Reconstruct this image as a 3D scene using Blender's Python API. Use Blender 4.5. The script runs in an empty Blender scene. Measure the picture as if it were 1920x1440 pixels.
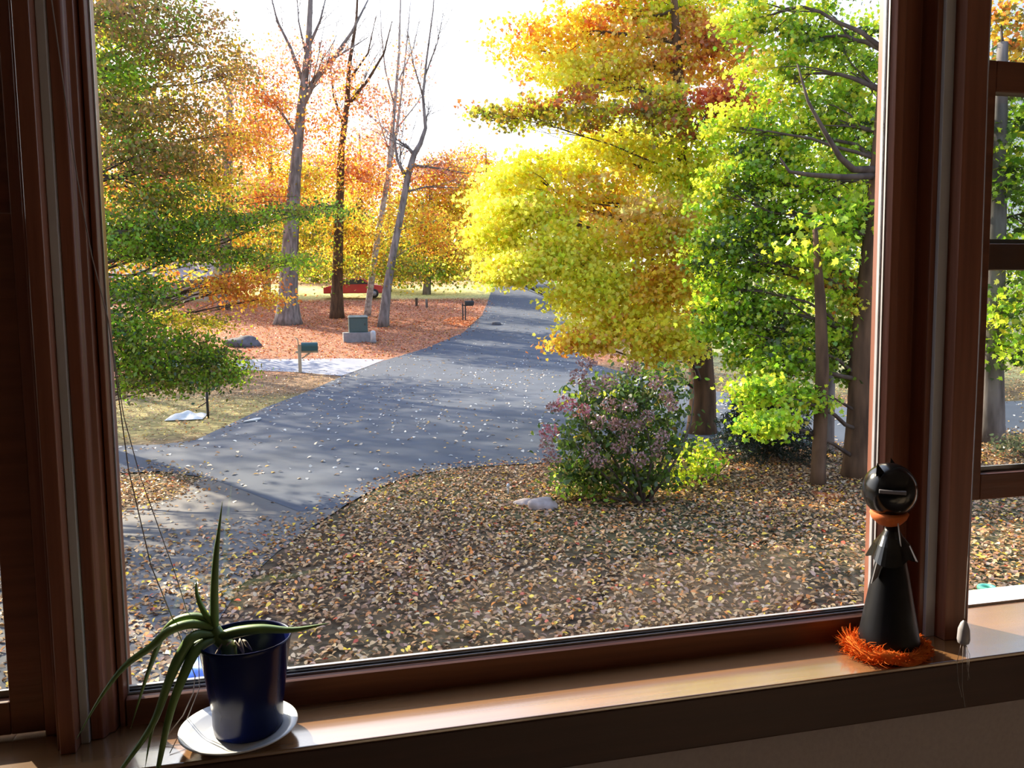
import bpy, bmesh, math, random
import numpy as np
random.seed(7)
rng = np.random.default_rng(11)
SC = bpy.context.scene
COL = SC.collection
PI = math.pi

# ------------------------------------------------------------------ camera
F = 1550.0
H = 2.3                       # eye height above the lawn
def _n(v):
    v = np.array(v, float); return v / np.linalg.norm(v)
_D = _n((214, 16850, F)); _X = _n((6440, -225, F)); _X = _n(_X - _X.dot(_D) * _D)
_Z = -_D; _Y = np.cross(_Z, _X)
CAM = np.array((0, 0, H))
def ray(px, py):
    v = np.array((px - 960, py - 720, F)); v = v / np.linalg.norm(v); return np.array((v.dot(_X), v.dot(_Y), v.dot(_Z)))
def at(px, py, y):            # world point seen at a pixel, at wall-distance y
    r = ray(px, py); return CAM + r * (y / r[1])
def gz(y):                    # the ground: level lawn, then a rise to a crest up the street
    y = np.asarray(y, float)
    a = 0.1 * 3.0 * np.log1p(np.exp(np.clip((y - 28) / 3.0, -40, 40)))
    return np.where(y > 84, np.minimum(a, 5.6 - 0.02 * (y - 84)), a)
def gnd(px, py):
    r = ray(px, py)
    t0, t = 0.5, 0.5
    while t < 400:
        p = CAM + r * t
        if p[2] <= gz(p[1]): break
        t0 = t; t += 0.15 + t * 0.01
    for _ in range(30):
        m = (t0 + t) / 2; p = CAM + r * m
        if p[2] <= gz(p[1]): t = m
        else: t0 = m
    p = CAM + r * t
    return np.array((p[0], p[1], float(gz(p[1]))))
def depth(p):
    v = np.array(p) - CAM
    return v[0] * _X[2] + v[1] * _Y[2] + v[2] * _Z[2]

cd = bpy.data.cameras.new('camera'); cam = bpy.data.objects.new('camera', cd); COL.objects.link(cam)
cd.sensor_fit = 'HORIZONTAL'; cd.sensor_width = 36; cd.lens = F / 1920 * 36; cd.clip_start = 0.02; cd.clip_end = 500
from mathutils import Matrix, Vector
rt = (_X[0], _Y[0], _Z[0]); up = (-_X[1], -_Y[1], -_Z[1]); bk = (-_X[2], -_Y[2], -_Z[2])
cam.matrix_world = Matrix(((rt[0], up[0], bk[0], 0), (rt[1], up[1], bk[1], 0), (rt[2], up[2], bk[2], H), (0, 0, 0, 1)))
SC.camera = cam

# ------------------------------------------------------------------ materials
def new_mat(name):
    m = bpy.data.materials.new(name); m.use_nodes = True
    nt = m.node_tree; nt.nodes.clear()
    out = nt.nodes.new('ShaderNodeOutputMaterial')
    return m, nt, out
def link(nt, a, b): nt.links.new(a, b)
def pmat(name, col, rough=0.6, col2=None, scale=(8, 8, 8), spec=0.5, bump=0.0, detail=4, metal=0.0, lo=0.35, hi=0.65, coat=0.0):
    m, nt, out = new_mat(name)
    b = nt.nodes.new('ShaderNodeBsdfPrincipled'); link(nt, b.outputs[0], out.inputs[0])
    b.inputs['Roughness'].default_value = rough; b.inputs['Metallic'].default_value = metal
    b.inputs['Specular IOR Level'].default_value = spec
    b.inputs['Coat Weight'].default_value = coat; b.inputs['Coat IOR'].default_value = 1.7 if coat == 1.0 else 1.5; b.inputs['Coat Roughness'].default_value = 0.12
    tc = nt.nodes.new('ShaderNodeTexCoord'); mp = nt.nodes.new('ShaderNodeMapping')
    mp.inputs['Scale'].default_value = scale; link(nt, tc.outputs['Object'], mp.inputs[0])
    nz = nt.nodes.new('ShaderNodeTexNoise'); nz.inputs['Scale'].default_value = 1; nz.inputs['Detail'].default_value = detail
    link(nt, mp.outputs[0], nz.inputs['Vector'])
    cr = nt.nodes.new('ShaderNodeValToRGB'); link(nt, nz.outputs['Fac'], cr.inputs[0])
    c2 = col2 or tuple(c * 0.8 for c in col)
    cr.color_ramp.elements[0].position = lo; cr.color_ramp.elements[1].position = hi
    cr.color_ramp.elements[0].color = (*c2, 1); cr.color_ramp.elements[1].color = (*col, 1)
    link(nt, cr.outputs[0], b.inputs['Base Color'])
    if bump:
        bp = nt.nodes.new('ShaderNodeBump'); bp.inputs['Strength'].default_value = bump; bp.inputs['Distance'].default_value = 0.02
        link(nt, nz.outputs['Fac'], bp.inputs['Height']); link(nt, bp.outputs[0], b.inputs['Normal'])
    return m
def leaf_mat(name, trans=0.62, gloss=0.04):
    m, nt, out = new_mat(name)
    at_ = nt.nodes.new('ShaderNodeAttribute'); at_.attribute_name = 'leaf_color'
    d = nt.nodes.new('ShaderNodeBsdfDiffuse'); t = nt.nodes.new('ShaderNodeBsdfTranslucent')
    link(nt, at_.outputs['Color'], d.inputs[0]); link(nt, at_.outputs['Color'], t.inputs[0])
    mx = nt.nodes.new('ShaderNodeMixShader'); mx.inputs[0].default_value = trans
    link(nt, d.outputs[0], mx.inputs[1]); link(nt, t.outputs[0], mx.inputs[2])
    g = nt.nodes.new('ShaderNodeBsdfGlossy'); g.inputs['Roughness'].default_value = 0.35
    m2 = nt.nodes.new('ShaderNodeMixShader'); m2.inputs[0].default_value = gloss
    link(nt, mx.outputs[0], m2.inputs[1]); link(nt, g.outputs[0], m2.inputs[2]); link(nt, m2.outputs[0], out.inputs[0])
    return m
def glass_mat(name, tint=(0.97, 0.98, 0.98)):
    m, nt, out = new_mat(name)
    tr = nt.nodes.new('ShaderNodeBsdfTransparent'); tr.inputs[0].default_value = (*tint, 1)
    g = nt.nodes.new('ShaderNodeBsdfGlossy'); g.inputs['Roughness'].default_value = 0.0
    lw = nt.nodes.new('ShaderNodeLayerWeight'); lw.inputs[0].default_value = 0.5
    p5 = nt.nodes.new('ShaderNodeMath'); p5.operation = 'POWER'; p5.inputs[1].default_value = 5.0; link(nt, lw.outputs['Facing'], p5.inputs[0])
    fr = nt.nodes.new('ShaderNodeMath'); fr.operation = 'MULTIPLY_ADD'; fr.inputs[1].default_value = 0.96; fr.inputs[2].default_value = 0.035; link(nt, p5.outputs[0], fr.inputs[0])
    mx = nt.nodes.new('ShaderNodeMixShader')
    link(nt, fr.outputs[0], mx.inputs[0]); link(nt, tr.outputs[0], mx.inputs[1]); link(nt, g.outputs[0], mx.inputs[2])
    link(nt, mx.outputs[0], out.inputs[0]); return m

M = {}
M['wood_v'] = pmat('stained_wood_upright', (0.25, 0.092, 0.055), 0.36, (0.175, 0.060, 0.036), (60, 60, 2.2), 0.5, 0.08, 5)
M['wood_h'] = pmat('stained_wood_level', (0.18, 0.066, 0.036), 0.36, (0.12, 0.042, 0.024), (2.2, 60, 60), 0.5, 0.08, 5)
M['sill'] = pmat('varnished_sill_wood', (0.24, 0.125, 0.055), 0.20, (0.18, 0.09, 0.04), (2.0, 45, 45), 0.8, 0.02, 5, coat=1.0)
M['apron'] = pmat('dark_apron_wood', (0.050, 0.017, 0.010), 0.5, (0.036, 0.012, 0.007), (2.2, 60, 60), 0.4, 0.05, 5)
M['strip'] = pmat('pale_jamb_strip', (0.50, 0.52, 0.58), 0.35, None, (20, 20, 3))
M['bead'] = pmat('pale_glazing_bead', (0.36, 0.36, 0.39), 0.35, None, (20, 20, 20))
M['gasket'] = pmat('dark_gasket', (0.03, 0.035, 0.045), 0.5, None, (20, 20, 20))
M['vinyl'] = pmat('white_vinyl', (0.50, 0.51, 0.55), 0.4, None, (9, 9, 9))
M['wall'] = pmat('warm_grey_wall_paint', (0.40, 0.355, 0.355), 0.8, (0.37, 0.33, 0.33), (120, 120, 120), 0.3, 0.15)
M['ceil'] = pmat('ceiling_paint', (0.7, 0.68, 0.65), 0.9, None, (30, 30, 30))
M['floor'] = pmat('carpet_floor', (0.5, 0.42, 0.35), 0.95, (0.44, 0.36, 0.3), (200, 200, 200))
M['siding'] = pmat('exterior_siding', (0.45, 0.42, 0.38), 0.7, None, (2, 2, 14))
M['glass'] = glass_mat('window_glass')
M['screen_glass'] = glass_mat('window_glass_dim', (0.80, 0.82, 0.82))
M['leaf'] = leaf_mat('tree_leaf')
M['litter'] = leaf_mat('fallen_leaf', 0.15, 0.05)
M['bark_grey'] = pmat('grey_bark', (0.26, 0.23, 0.225), 0.9, (0.11, 0.095, 0.09), (7, 7, 1.6), 0.2, 0.6, 6)
M['bark_brown'] = pmat('brown_bark', (0.13, 0.075, 0.045), 0.9, (0.055, 0.032, 0.02), (9, 9, 1.8), 0.2, 0.6, 6)
M['bark_pale'] = pmat('pale_birch_bark', (0.50, 0.46, 0.44), 0.85, (0.22, 0.19, 0.18), (5, 5, 6), 0.2, 0.3, 6)
M['twig'] = pmat('twig_bark', (0.10, 0.075, 0.06), 0.9, (0.05, 0.035, 0.03), (9, 9, 3), 0.2)
M['pot'] = pmat('cobalt_glaze', (0.003, 0.007, 0.060), 0.22, (0.003, 0.006, 0.050), (14, 14, 14), 0.22)
M['soil'] = pmat('potting_soil', (0.035, 0.024, 0.017), 0.95, (0.02, 0.013, 0.01), (90, 90, 90), 0.2, 0.8)
M['saucer'] = pmat('white_ceramic', (0.62, 0.64, 0.68), 0.18, (0.58, 0.60, 0.64), (20, 20, 20), 0.5)
M['aloe'] = pmat('aloe_skin', (0.15, 0.25, 0.065), 0.40, (0.09, 0.17, 0.05), (25, 25, 25), 0.5)
M['aloe_dry'] = pmat('aloe_dry_sheath', (0.42, 0.36, 0.29), 0.8, (0.3, 0.25, 0.2), (60, 60, 60))
M['black_gloss'] = pmat('black_gloss_lacquer', (0.003, 0.003, 0.004), 0.16, (0.003, 0.003, 0.003), (10, 10, 10), 0.4, coat=0.1)
M['black_paper'] = pmat('black_card', (0.006, 0.006, 0.008), 0.4, (0.004, 0.004, 0.005), (60, 60, 60), 0.25)
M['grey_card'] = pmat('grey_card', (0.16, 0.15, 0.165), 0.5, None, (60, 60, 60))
M['orange'] = pmat('orange_felt', (0.55, 0.13, 0.02), 0.8, (0.42, 0.09, 0.015), (80, 80, 80))
M['cord'] = pmat('cord', (0.36, 0.33, 0.34), 0.6, None, (50, 50, 50))
M['tassel'] = pmat('clouded_plastic', (0.38, 0.37, 0.42), 0.3, None, (30, 30, 30))
M['green_box'] = pmat('green_painted_steel', (0.045, 0.085, 0.085), 0.5, (0.04, 0.075, 0.075), (3, 3, 3))
M['green_lid'] = pmat('green_painted_lid', (0.10, 0.16, 0.16), 0.45, None, (3, 3, 3))
M['concrete'] = pmat('concrete', (0.26, 0.26, 0.27), 0.9, (0.2, 0.2, 0.21), (6, 6, 6), 0.2, 0.2)
M['white_plastic'] = pmat('white_plastic', (0.48, 0.52, 0.56), 0.5, None, (6, 6, 6))
M['post_wood'] = pmat('weathered_post', (0.45, 0.38, 0.27), 0.85, (0.34, 0.28, 0.2), (12, 12, 3), 0.2)
M['black_metal'] = pmat('black_metal', (0.012, 0.012, 0.014), 0.5, None, (9, 9, 9))
M['mail_green'] = pmat('mailbox_green', (0.018, 0.075, 0.075), 0.35, None, (9, 9, 9))
M['rock'] = pmat('field_stone', (0.36, 0.31, 0.30), 0.9, (0.25, 0.21, 0.20), (9, 9, 9), 0.2, 0.5)
M['dark_rock'] = pmat('dark_stone', (0.13, 0.13, 0.15), 0.9, (0.08, 0.08, 0.09), (5, 5, 5), 0.2, 0.5)
M['red_paint'] = pmat('red_car_paint', (0.42, 0.012, 0.015), 0.25, None, (3, 3, 3), coat=0.5)
M['tyre'] = pmat('tyre', (0.015, 0.015, 0.015), 0.8, None, (5, 5, 5))
M['car_glass'] = pmat('car_glass', (0.03, 0.035, 0.04), 0.1, None, (5, 5, 5))
M['house_wall'] = pmat('house_siding', (0.42, 0.38, 0.40), 0.8, (0.37, 0.33, 0.35), (0.5, 0.5, 8))
M['roof'] = pmat('roof_shingle', (0.42, 0.38, 0.41), 0.9, (0.34, 0.31, 0.34), (4, 4, 4))
M['mint'] = pmat('mint_rubber', (0.12, 0.50, 0.33), 0.5, None, (9, 9, 9))
M['blue_plastic'] = pmat('blue_plastic', (0.03, 0.16, 0.75), 0.35, None, (9, 9, 9))

def ground_mat(name, vcol=True, col=(0.1, 0.1, 0.1)):
    m, nt, out = new_mat(name)
    b = nt.nodes.new('ShaderNodeBsdfPrincipled'); link(nt, b.outputs[0], out.inputs[0])
    b.inputs['Roughness'].default_value = 0.95; b.inputs['Specular IOR Level'].default_value = 0.2
    a = nt.nodes.new('ShaderNodeAttribute'); a.attribute_name = 'leaf_color'
    tc = nt.nodes.new('ShaderNodeTexCoord')
    v = nt.nodes.new('ShaderNodeTexVoronoi'); v.inputs['Scale'].default_value = 11; link(nt, tc.outputs['Object'], v.inputs['Vector'])
    hs = nt.nodes.new('ShaderNodeMapRange'); hs.inputs[3].default_value = 0.45; hs.inputs[4].default_value = 1.45
    sep = nt.nodes.new('ShaderNodeSeparateColor'); link(nt, v.outputs['Color'], sep.inputs[0]); link(nt, sep.outputs[0], hs.inputs[0])
    mul = nt.nodes.new('ShaderNodeMix'); mul.data_type = 'RGBA'; mul.blend_type = 'MULTIPLY'; mul.inputs[0].default_value = 1
    link(nt, a.outputs['Color'], mul.inputs[6]); link(nt, hs.outputs[0], mul.inputs[7])
    link(nt, mul.outputs[2], b.inputs['Base Color'])
    bp = nt.nodes.new('ShaderNodeBump'); bp.inputs['Strength'].default_value = 0.6; bp.inputs['Distance'].default_value = 0.03
    link(nt, v.outputs['Distance'], bp.inputs['Height']); link(nt, bp.outputs[0], b.inputs['Normal'])
    return m
M['lawn'] = ground_mat('leafy_lawn')
M['asphalt'] = pmat('asphalt', (0.064, 0.080, 0.115), 0.9, (0.050, 0.064, 0.094), (1.3, 1.3, 1.3), 0.2, 0.1, 10)
M['drive_tan'] = pmat('worn_driveway', (0.120, 0.116, 0.122), 0.85, (0.085, 0.085, 0.093), (0.8, 0.8, 0.8), 0.3, 0.1, 10)
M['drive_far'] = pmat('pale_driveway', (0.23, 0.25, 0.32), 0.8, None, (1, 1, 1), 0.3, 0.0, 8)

# ------------------------------------------------------------------ mesh helpers
class MB:
    def __init__(s): s.v = []; s.f = []; s.sm = []
    def add(s, v, f, smooth=False):
        o = len(s.v); s.v += [tuple(map(float, p)) for p in v]
        s.f += [tuple(i + o for i in q) for q in f]; s.sm += [smooth] * len(f); return s
    def box(s, lo, hi):
        x0, y0, z0 = lo; x1, y1, z1 = hi
        return s.add([(x0,y0,z0),(x1,y0,z0),(x1,y1,z0),(x0,y1,z0),(x0,y0,z1),(x1,y0,z1),(x1,y1,z1),(x0,y1,z1)],
                     [(0,3,2,1),(4,5,6,7),(0,1,5,4),(1,2,6,5),(2,3,7,6),(3,0,4,7)])
    def tube(s, pts, rad, n=8, cap=True, flat=1.0):
        pts = [np.array(p, float) for p in pts]
        if not hasattr(rad, '__len__'): rad = [rad] * len(pts)
        t = _n(pts[1] - pts[0]); a = np.array((0, 0, 1.0)) if abs(t[2]) < 0.9 else np.array((1.0, 0, 0))
        u = _n(np.cross(t, a)); V = []; Fc = []
        for i, p in enumerate(pts):
            t = pts[min(i+1, len(pts)-1)] - pts[max(i-1, 0)]; t = t / (np.linalg.norm(t) + 1e-9)
            u = u - t * u.dot(t); u = u / (np.linalg.norm(u) + 1e-9); w = np.cross(t, u)
            for k in range(n):
                th = 2 * PI * k / n
                V.append(p + rad[i] * (math.cos(th) * u + flat * math.sin(th) * w))
        for i in range(len(pts) - 1):
            for k in range(n):
                a_, b_ = i*n+k, i*n+(k+1) % n
                Fc.append((a_, b_, b_+n, a_+n))
        if cap: Fc += [tuple(range(n-1, -1, -1)), tuple(range((len(pts)-1)*n, len(pts)*n))]
        return s.add(V, Fc, True)
    def lathe(s, prof, c=(0, 0, 0), n=40, close=False):
        V = []; Fc = []
        for r, z in prof:
            for k in range(n):
                th = 2*PI*k/n; V.append((c[0]+r*math.cos(th), c[1]+r*math.sin(th), c[2]+z))
        for i in range(len(prof)-1):
            for k in range(n):
                a, b = i*n+k, i*n+(k+1) % n
                Fc.append((a, b, b+n, a+n))
        return s.add(V, Fc, True)
    def prism(s, poly, z0, z1):           # poly in XY extruded upright
        n = len(poly)
        V = [(p[0], p[1], z0) for p in poly] + [(p[0], p[1], z1) for p in poly]
        Fc = [(i, (i+1) % n, (i+1) % n + n, i+n) for i in range(n)] + [tuple(range(n-1, -1, -1)), tuple(range(n, 2*n))]
        return s.add(V, Fc)
    def build(s, name, mat, parent=None, bevel=0.0, autosmooth=True):
        me = bpy.data.meshes.new(name); me.from_pydata(s.v, [], s.f); me.update()
        if any(s.sm): me.polygons.foreach_set('use_smooth', s.sm)
        bm = bmesh.new(); bm.from_mesh(me); bmesh.ops.recalc_face_normals(bm, faces=bm.faces); bm.to_mesh(me); bm.free()
        return mk(name, me, mat, parent, bevel)
def mk(name, me, mat, parent=None, bevel=0.0):
    o = bpy.data.objects.new(name, me); COL.objects.link(o)
    if mat: me.materials.append(mat)
    if parent:
        o.parent = parent; o.matrix_parent_inverse = parent.matrix_world.inverted() if False else Matrix.Translation(-Vector(parent.location))
    if bevel:
        b = o.modifiers.new('bevel', 'BEVEL'); b.width = bevel; b.segments = 2; b.limit_method = 'ANGLE'
    return o
def tag(o, label=None, cat=None, group=None, kind=None):
    if label: o['label'] = label
    if cat: o['category'] = cat
    if group: o['group'] = group
    if kind: o['kind'] = kind
    return o
def thing(name, label, cat, loc, group=None):
    o = bpy.data.objects.new(name, None); COL.objects.link(o); o.location = tuple(map(float, loc)); o.empty_display_size = 0.1
    return tag(o, label, cat, group)
def struct(name, label=None, loc=(0, 0, 0)):
    o = bpy.data.objects.new(name, None); COL.objects.link(o); o.location = loc; o['kind'] = 'structure'
    if label: o['label'] = label
    return o

MAPLE = np.array([(0,0),(.20,-.04),(.50,.16),(.30,.30),(.50,.62),(.20,.56),(0,1),(-.20,.56),(-.50,.62),(-.30,.30),(-.50,.16),(-.20,-.04)], float)
OVAL = np.array([(0,0),(.26,.28),(.24,.64),(0,1),(-.24,.64),(-.26,.28)], float)
DIAM = np.array([(0,0),(.42,.5),(0,1),(-.42,.5)], float)
def leaf_mesh(name, pos, size, col, tmpl, mat, parent=None, upbias=0.7, fold=0.22, flat=False):
    pos = np.asarray(pos); n = len(pos); k = len(tmpl)
    nr = rng.normal(size=(n, 3))
    if flat: nr *= 0.33
    nr[:, 2] += upbias if not flat else 1.0
    nr /= np.linalg.norm(nr, axis=1)[:, None]
    a = rng.normal(size=(n, 3)); a[:, 2] -= 0.0 if flat else 0.9
    u = a - nr * (a * nr).sum(1)[:, None]; u /= np.linalg.norm(u, axis=1)[:, None] + 1e-9
    w = np.cross(u, nr)
    sz = (np.asarray(size) * (0.7 + 0.6 * rng.random(n)))[:, None, None]
    tx = tmpl[:, 0][None, :, None]; ty = (tmpl[:, 1] - 0.45)[None, :, None]
    tz = (np.abs(tmpl[:, 0]) * fold - (tmpl[:, 1] - .5) ** 2 * fold)[None, :, None]
    V = pos[:, None, :] + sz * (tx * w[:, None, :] + ty * u[:, None, :] + tz * nr[:, None, :])
    me = bpy.data.meshes.new(name)
    me.vertices.add(n*k); me.vertices.foreach_set('co', V.reshape(-1).astype(np.float32))
    me.loops.add(n*k); me.loops.foreach_set('vertex_index', np.arange(n*k, dtype=np.int32))
    me.polygons.add(n); me.polygons.foreach_set('loop_start', np.arange(0, n*k, k, dtype=np.int32))
    me.update(calc_edges=True)
    ca = me.color_attributes.new('leaf_color', 'FLOAT_COLOR', 'POINT')
    c4 = np.ones((n, 4), np.float32); c4[:, :3] = np.clip(col, 0.004, 0.95)
    ca.data.foreach_set('color', np.repeat(c4, k, axis=0).reshape(-1))
    return mk(name, me, mat, parent)

YEL=(.94,.82,.07); BYEL=(.95,.90,.11); GOLD=(.90,.58,.06); TAN=(.52,.32,.10); ORG=(.72,.25,.05); RUST=(.50,.17,.05); RED=(.58,.09,.04)
GRN=(.24,.41,.025); LIME=(.60,.79,.05); YG=(.70,.74,.05); DKG=(.06,.11,.02); OLV=(.27,.24,.05); PINK=(.70,.36,.24); BRN=(.33,.19,.09)
def pal(*items):              # [(colour, weight), ...]
    c = np.array([i[0] for i in items]); w = np.array([i[1] for i in items], float); return c, w / w.sum()

def spray_points(blobs, per=16, spread=0.20):
    """blobs: (centre, (rx, ry, rz), n, palette) -> positions and colours of leaves set in flat sprays"""
    P = []; C = []; S = []
    for c, r, n, (pc, pw) in blobs:
        m = max(3, n // per)
        d = rng.normal(size=(m, 3)); d /= np.linalg.norm(d, axis=1)[:, None]
        sc = np.asarray(c) + d * (rng.random((m, 1)) ** 0.45) * np.asarray(r)
        ids = rng.integers(0, m, n)
        sp = spread * (0.6 + 0.8 * rng.random((m, 1)))
        off = rng.normal(size=(n, 3)) * np.array((1, 1, 0.38)) * sp[ids]
        off[:, 2] -= 0.35 * (off[:, 0] ** 2 + off[:, 1] ** 2)
        base = pc[rng.choice(len(pc), m, p=pw)]
        col = base[ids] * (0.78 + 0.44 * rng.random((n, 1))) * (1 + 0.12 * rng.normal(size=(n, 3)))
        P.append(sc[ids] + off); C.append(col); S.append(sc)
    return np.concatenate(P), np.concatenate(C), S

def px_blob(px, py, y, rx, ry, n, palette, rd=None):
    c = at(px, py, y); s = depth(c) / F
    return (c, (rx * s, rd if rd else 0.8 * (rx + ry) / 2 * s + 0.2, ry * s), n, palette)

def path_curve(p0, p1, sag=0.0, n=6, wob=0.05):
    p0 = np.asarray(p0); p1 = np.asarray(p1); L = np.linalg.norm(p1 - p0); out = []
    k = rng.normal(size=3) * wob * L
    for i in range(n + 1):
        t = i / n; p = p0 * (1-t) + p1 * t
        p = p + np.array((0, 0, 1.0)) * sag * L * 4 * t * (1-t) + k * math.sin(PI * t) + rng.normal(size=3) * wob * L * 0.12 * (0 < i < n)
        out.append(p)
    return out

def tree(name, label, cat, trunk, rad, blobs, leaf_size, tmpl, bark, group=None, twigs=7, branch_r=0.28, spread=0.2, extra=(), per=16, sides=12, mat=None, upbias=0.7, twig_r=1.0, bmat=None, bden=1.0, limb_twigs=0):
    trunk = [np.asarray(p, float) for p in trunk]
    t = thing(name, label, cat, trunk[0], group)
    tb = MB(); pts = []; rr = []
    for i in range(len(trunk) - 1):
        for j in range(4):
            f = j / 4; pts.append(trunk[i]*(1-f) + trunk[i+1]*f); rr.append(rad[i]*(1-f) + rad[i+1]*f)
    pts.append(trunk[-1]); rr.append(rad[-1])
    pts[0] = pts[0] - np.array((0, 0, 0.12)); rr[0] *= 1.12
    tb.tube(pts, rr, sides); tb.build('trunk', bark, t)
    P, C, S = spray_points(blobs, per, spread)
    tp = np.array(pts); trr = np.array(rr); bk = bmat or bark
    for (c, r, n, _), sp in zip(blobs, S):
        c = np.asarray(c); hd = np.linalg.norm(tp[:, :2] - c[:2], axis=1)
        want = c[2] - 0.35 * hd
        i = int(np.argmin(np.abs(tp[:, 2] - want) + 0.05 * hd))
        br = max(0.012, min(trr[i] * 0.55, branch_r * 0.11 * math.sqrt(max(n, 60) / (600 * bden))))
        cv = path_curve(tp[i], c, 0.04, 7, 0.06); bb = MB()
        bb.tube(cv, [br * (1 - 0.75 * k / 7) for k in range(8)], 6)
        for k in range(min(twigs, len(sp))):
            q = sp[rng.integers(0, len(sp))]
            s0 = cv[int(rng.integers(3, 8))]
            bb.tube(path_curve(s0, q, 0.03, 4, 0.06), [max(0.004, br * 0.32 * twig_r * (1 - 0.2 * z)) for z in range(5)], 4)
        bb.build('branch', bk, t)
    for e, er in extra:
        bb = MB(); bb.tube(e, er, 6)
        for k in range(limb_twigs):
            f = rng.random() * .85 + .12; q = f * (len(e) - 1); a = int(q); p = np.asarray(e[a]) * (1 - q + a) + np.asarray(e[min(a+1, len(e)-1)]) * (q - a)
            dr = _n(np.asarray(e[-1]) - np.asarray(e[0])) + rng.normal(size=3) * .55 + np.array((0, 0, .5))
            L = 2.6 * (1.1 - f) * rng.uniform(.5, 1.2); r0 = max(.012, er[0] * .24 * (1 - f))
            m_ = p + dr * L * .5; bb.tube([p, m_ + rng.normal(size=3) * .1, p + dr * L + rng.normal(size=3) * .15], [r0, r0 * .6, r0 * .25], 4)
            for z in range(2):
                d2 = dr + rng.normal(size=3) * .6; bb.tube([m_, m_ + d2 * L * .35], [r0 * .5, r0 * .2], 3)
        bb.build('branch', bk, t)
    if len(P):
        cat_ = leaf_mesh('foliage', P, leaf_size, C, tmpl, mat or M['leaf'], t, upbias)
    return t

# ------------------------------------------------------------------ the room
z0 = H - 0.557                                        # top of the sill
FLOOR = H - 1.45; CEIL = FLOOR + 2.5; HEAD = H + 0.78
XL, XR = -1.20, 2.05                                  # ends of the window run
RX0, RX1, RY0 = -2.2, 3.2, -3.6
WF, WB = 1.076, 1.32                                  # wall faces
w = MB()
w.box((RX0, WF, FLOOR), (RX1, 1.235, z0 - 0.0061)); w.box((RX0, 1.235, FLOOR), (RX1, WB, z0 - 0.085)); w.box((RX0, WF, HEAD), (RX1, WB, CEIL))
w.box((RX0, WF, z0 - 0.028), (XL, WB, HEAD)); w.box((XR, WF, z0 - 0.028), (RX1, WB, HEAD))
o = w.build('wall_front', M['wall']); o['kind'] = 'structure'; o['label'] = 'warm grey painted wall under the window sill'
o = MB().box((RX0 - .15, RY0, FLOOR), (RX0, WB, CEIL)).build('wall_left', M['wall']); o['kind'] = 'structure'
o = MB().box((RX1, RY0, FLOOR), (RX1 + .15, WB, CEIL)).build('wall_right', M['wall']); o['kind'] = 'structure'
w = MB(); w.box((RX0, RY0 - .15, FLOOR), (RX1, RY0, CEIL))
o = w.build('wall_back', M['wall']); o['kind'] = 'structure'
o = MB().box((RX0 - .15, RY0 - .15, FLOOR - .2), (RX1 + .15, WB, FLOOR)).build('floor', M['floor']); o['kind'] = 'structure'
o = MB().box((RX0 - .15, RY0 - .15, CEIL), (RX1 + .15, WB, CEIL + .2)).build('ceiling', M['ceil']); o['kind'] = 'structure'
o = MB().box((RX0 - .15, 1.10, -0.2), (RX1 + .15, WB, FLOOR - .2)).build('wall_outer', M['siding']); o['kind'] = 'structure'

def trim(name, mb, mat, label, bevel=0.0025):
    o = mb.build(name, mat, None, bevel); o['kind'] = 'structure'; o['label'] = label; return o
trim('trim_1', MB().box((XL - .05, 1.049, z0 - 0.006), (XR + .05, 1.235, z0)), M['sill'], 'varnished wooden window sill board', 0.0015)
trim('trim_2', MB().box((XL - .05, 1.0505, z0 - 0.082), (XR + .05, 1.0758, z0 - 0.0062)), M['apron'], 'dark wooden apron board below the window sill')  # dark wood also covers the sill's front edge, standing in for its shade
# mullion between the middle and the right window
ZT = HEAD
trim('trim_3', MB().prism([(.9335,1.186),(.975,1.186),(.975,1.150),(.981,1.1475),(.9975,1.1475),(.9975,1.215),(.9335,1.215)], z0, ZT), M['wood_v'], 'reddish wooden casing right of the middle window', 0.0015)
trim('trim_4', MB().box((.9815, 1.1400, z0), (.9995, 1.1474, ZT)), M['strip'], 'pale grey strip between the casings right of the middle window', 0.001)
trim('trim_5', MB().prism([(1.0,1.118),(1.044,1.118),(1.050,1.124),(1.050,1.165),(1.068,1.165),(1.068,1.215),(1.0,1.215)], z0, ZT), M['wood_v'], 'wooden casing left of the right window', 0.0015)
# mullion between the left and the middle window
trim('trim_6', MB().prism([(-.269,1.186),(-.269,1.215),(-.298,1.215),(-.298,1.138),(-.2835,1.138),(-.281,1.142),(-.279,1.150),(-.272,1.154)], z0, ZT), M['wood_v'], 'brown wooden casing left of the middle window', 0.0015)
trim('trim_7', MB().box((-.3085, 1.131, z0), (-.2982, 1.215, ZT)), M['strip'], 'pale grey strip between the casings left of the middle window', 0.001)
trim('trim_8', MB().prism([(-.3087,1.108),(-.3087,1.215),(-.360,1.215),(-.360,1.165),(-.334,1.165),(-.334,1.122),(-.329,1.122),(-.327,1.108)], z0, ZT), M['wood_v'], 'wooden casing right of the left window', 0.0015)
trim('trim_9', MB().box((XL - .05, 1.055, HEAD - .02), (XR + .05, 1.075, HEAD + .09)), M['wood_h'], 'wooden head casing above the windows')
trim('trim_10', MB().box((XL - .05, 1.06, z0), (XL + .02, 1.21, HEAD)).box((XR - .02, 1.06, z0), (XR + .05, 1.21, HEAD)), M['wood_v'], 'end casings of the window run')

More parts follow.
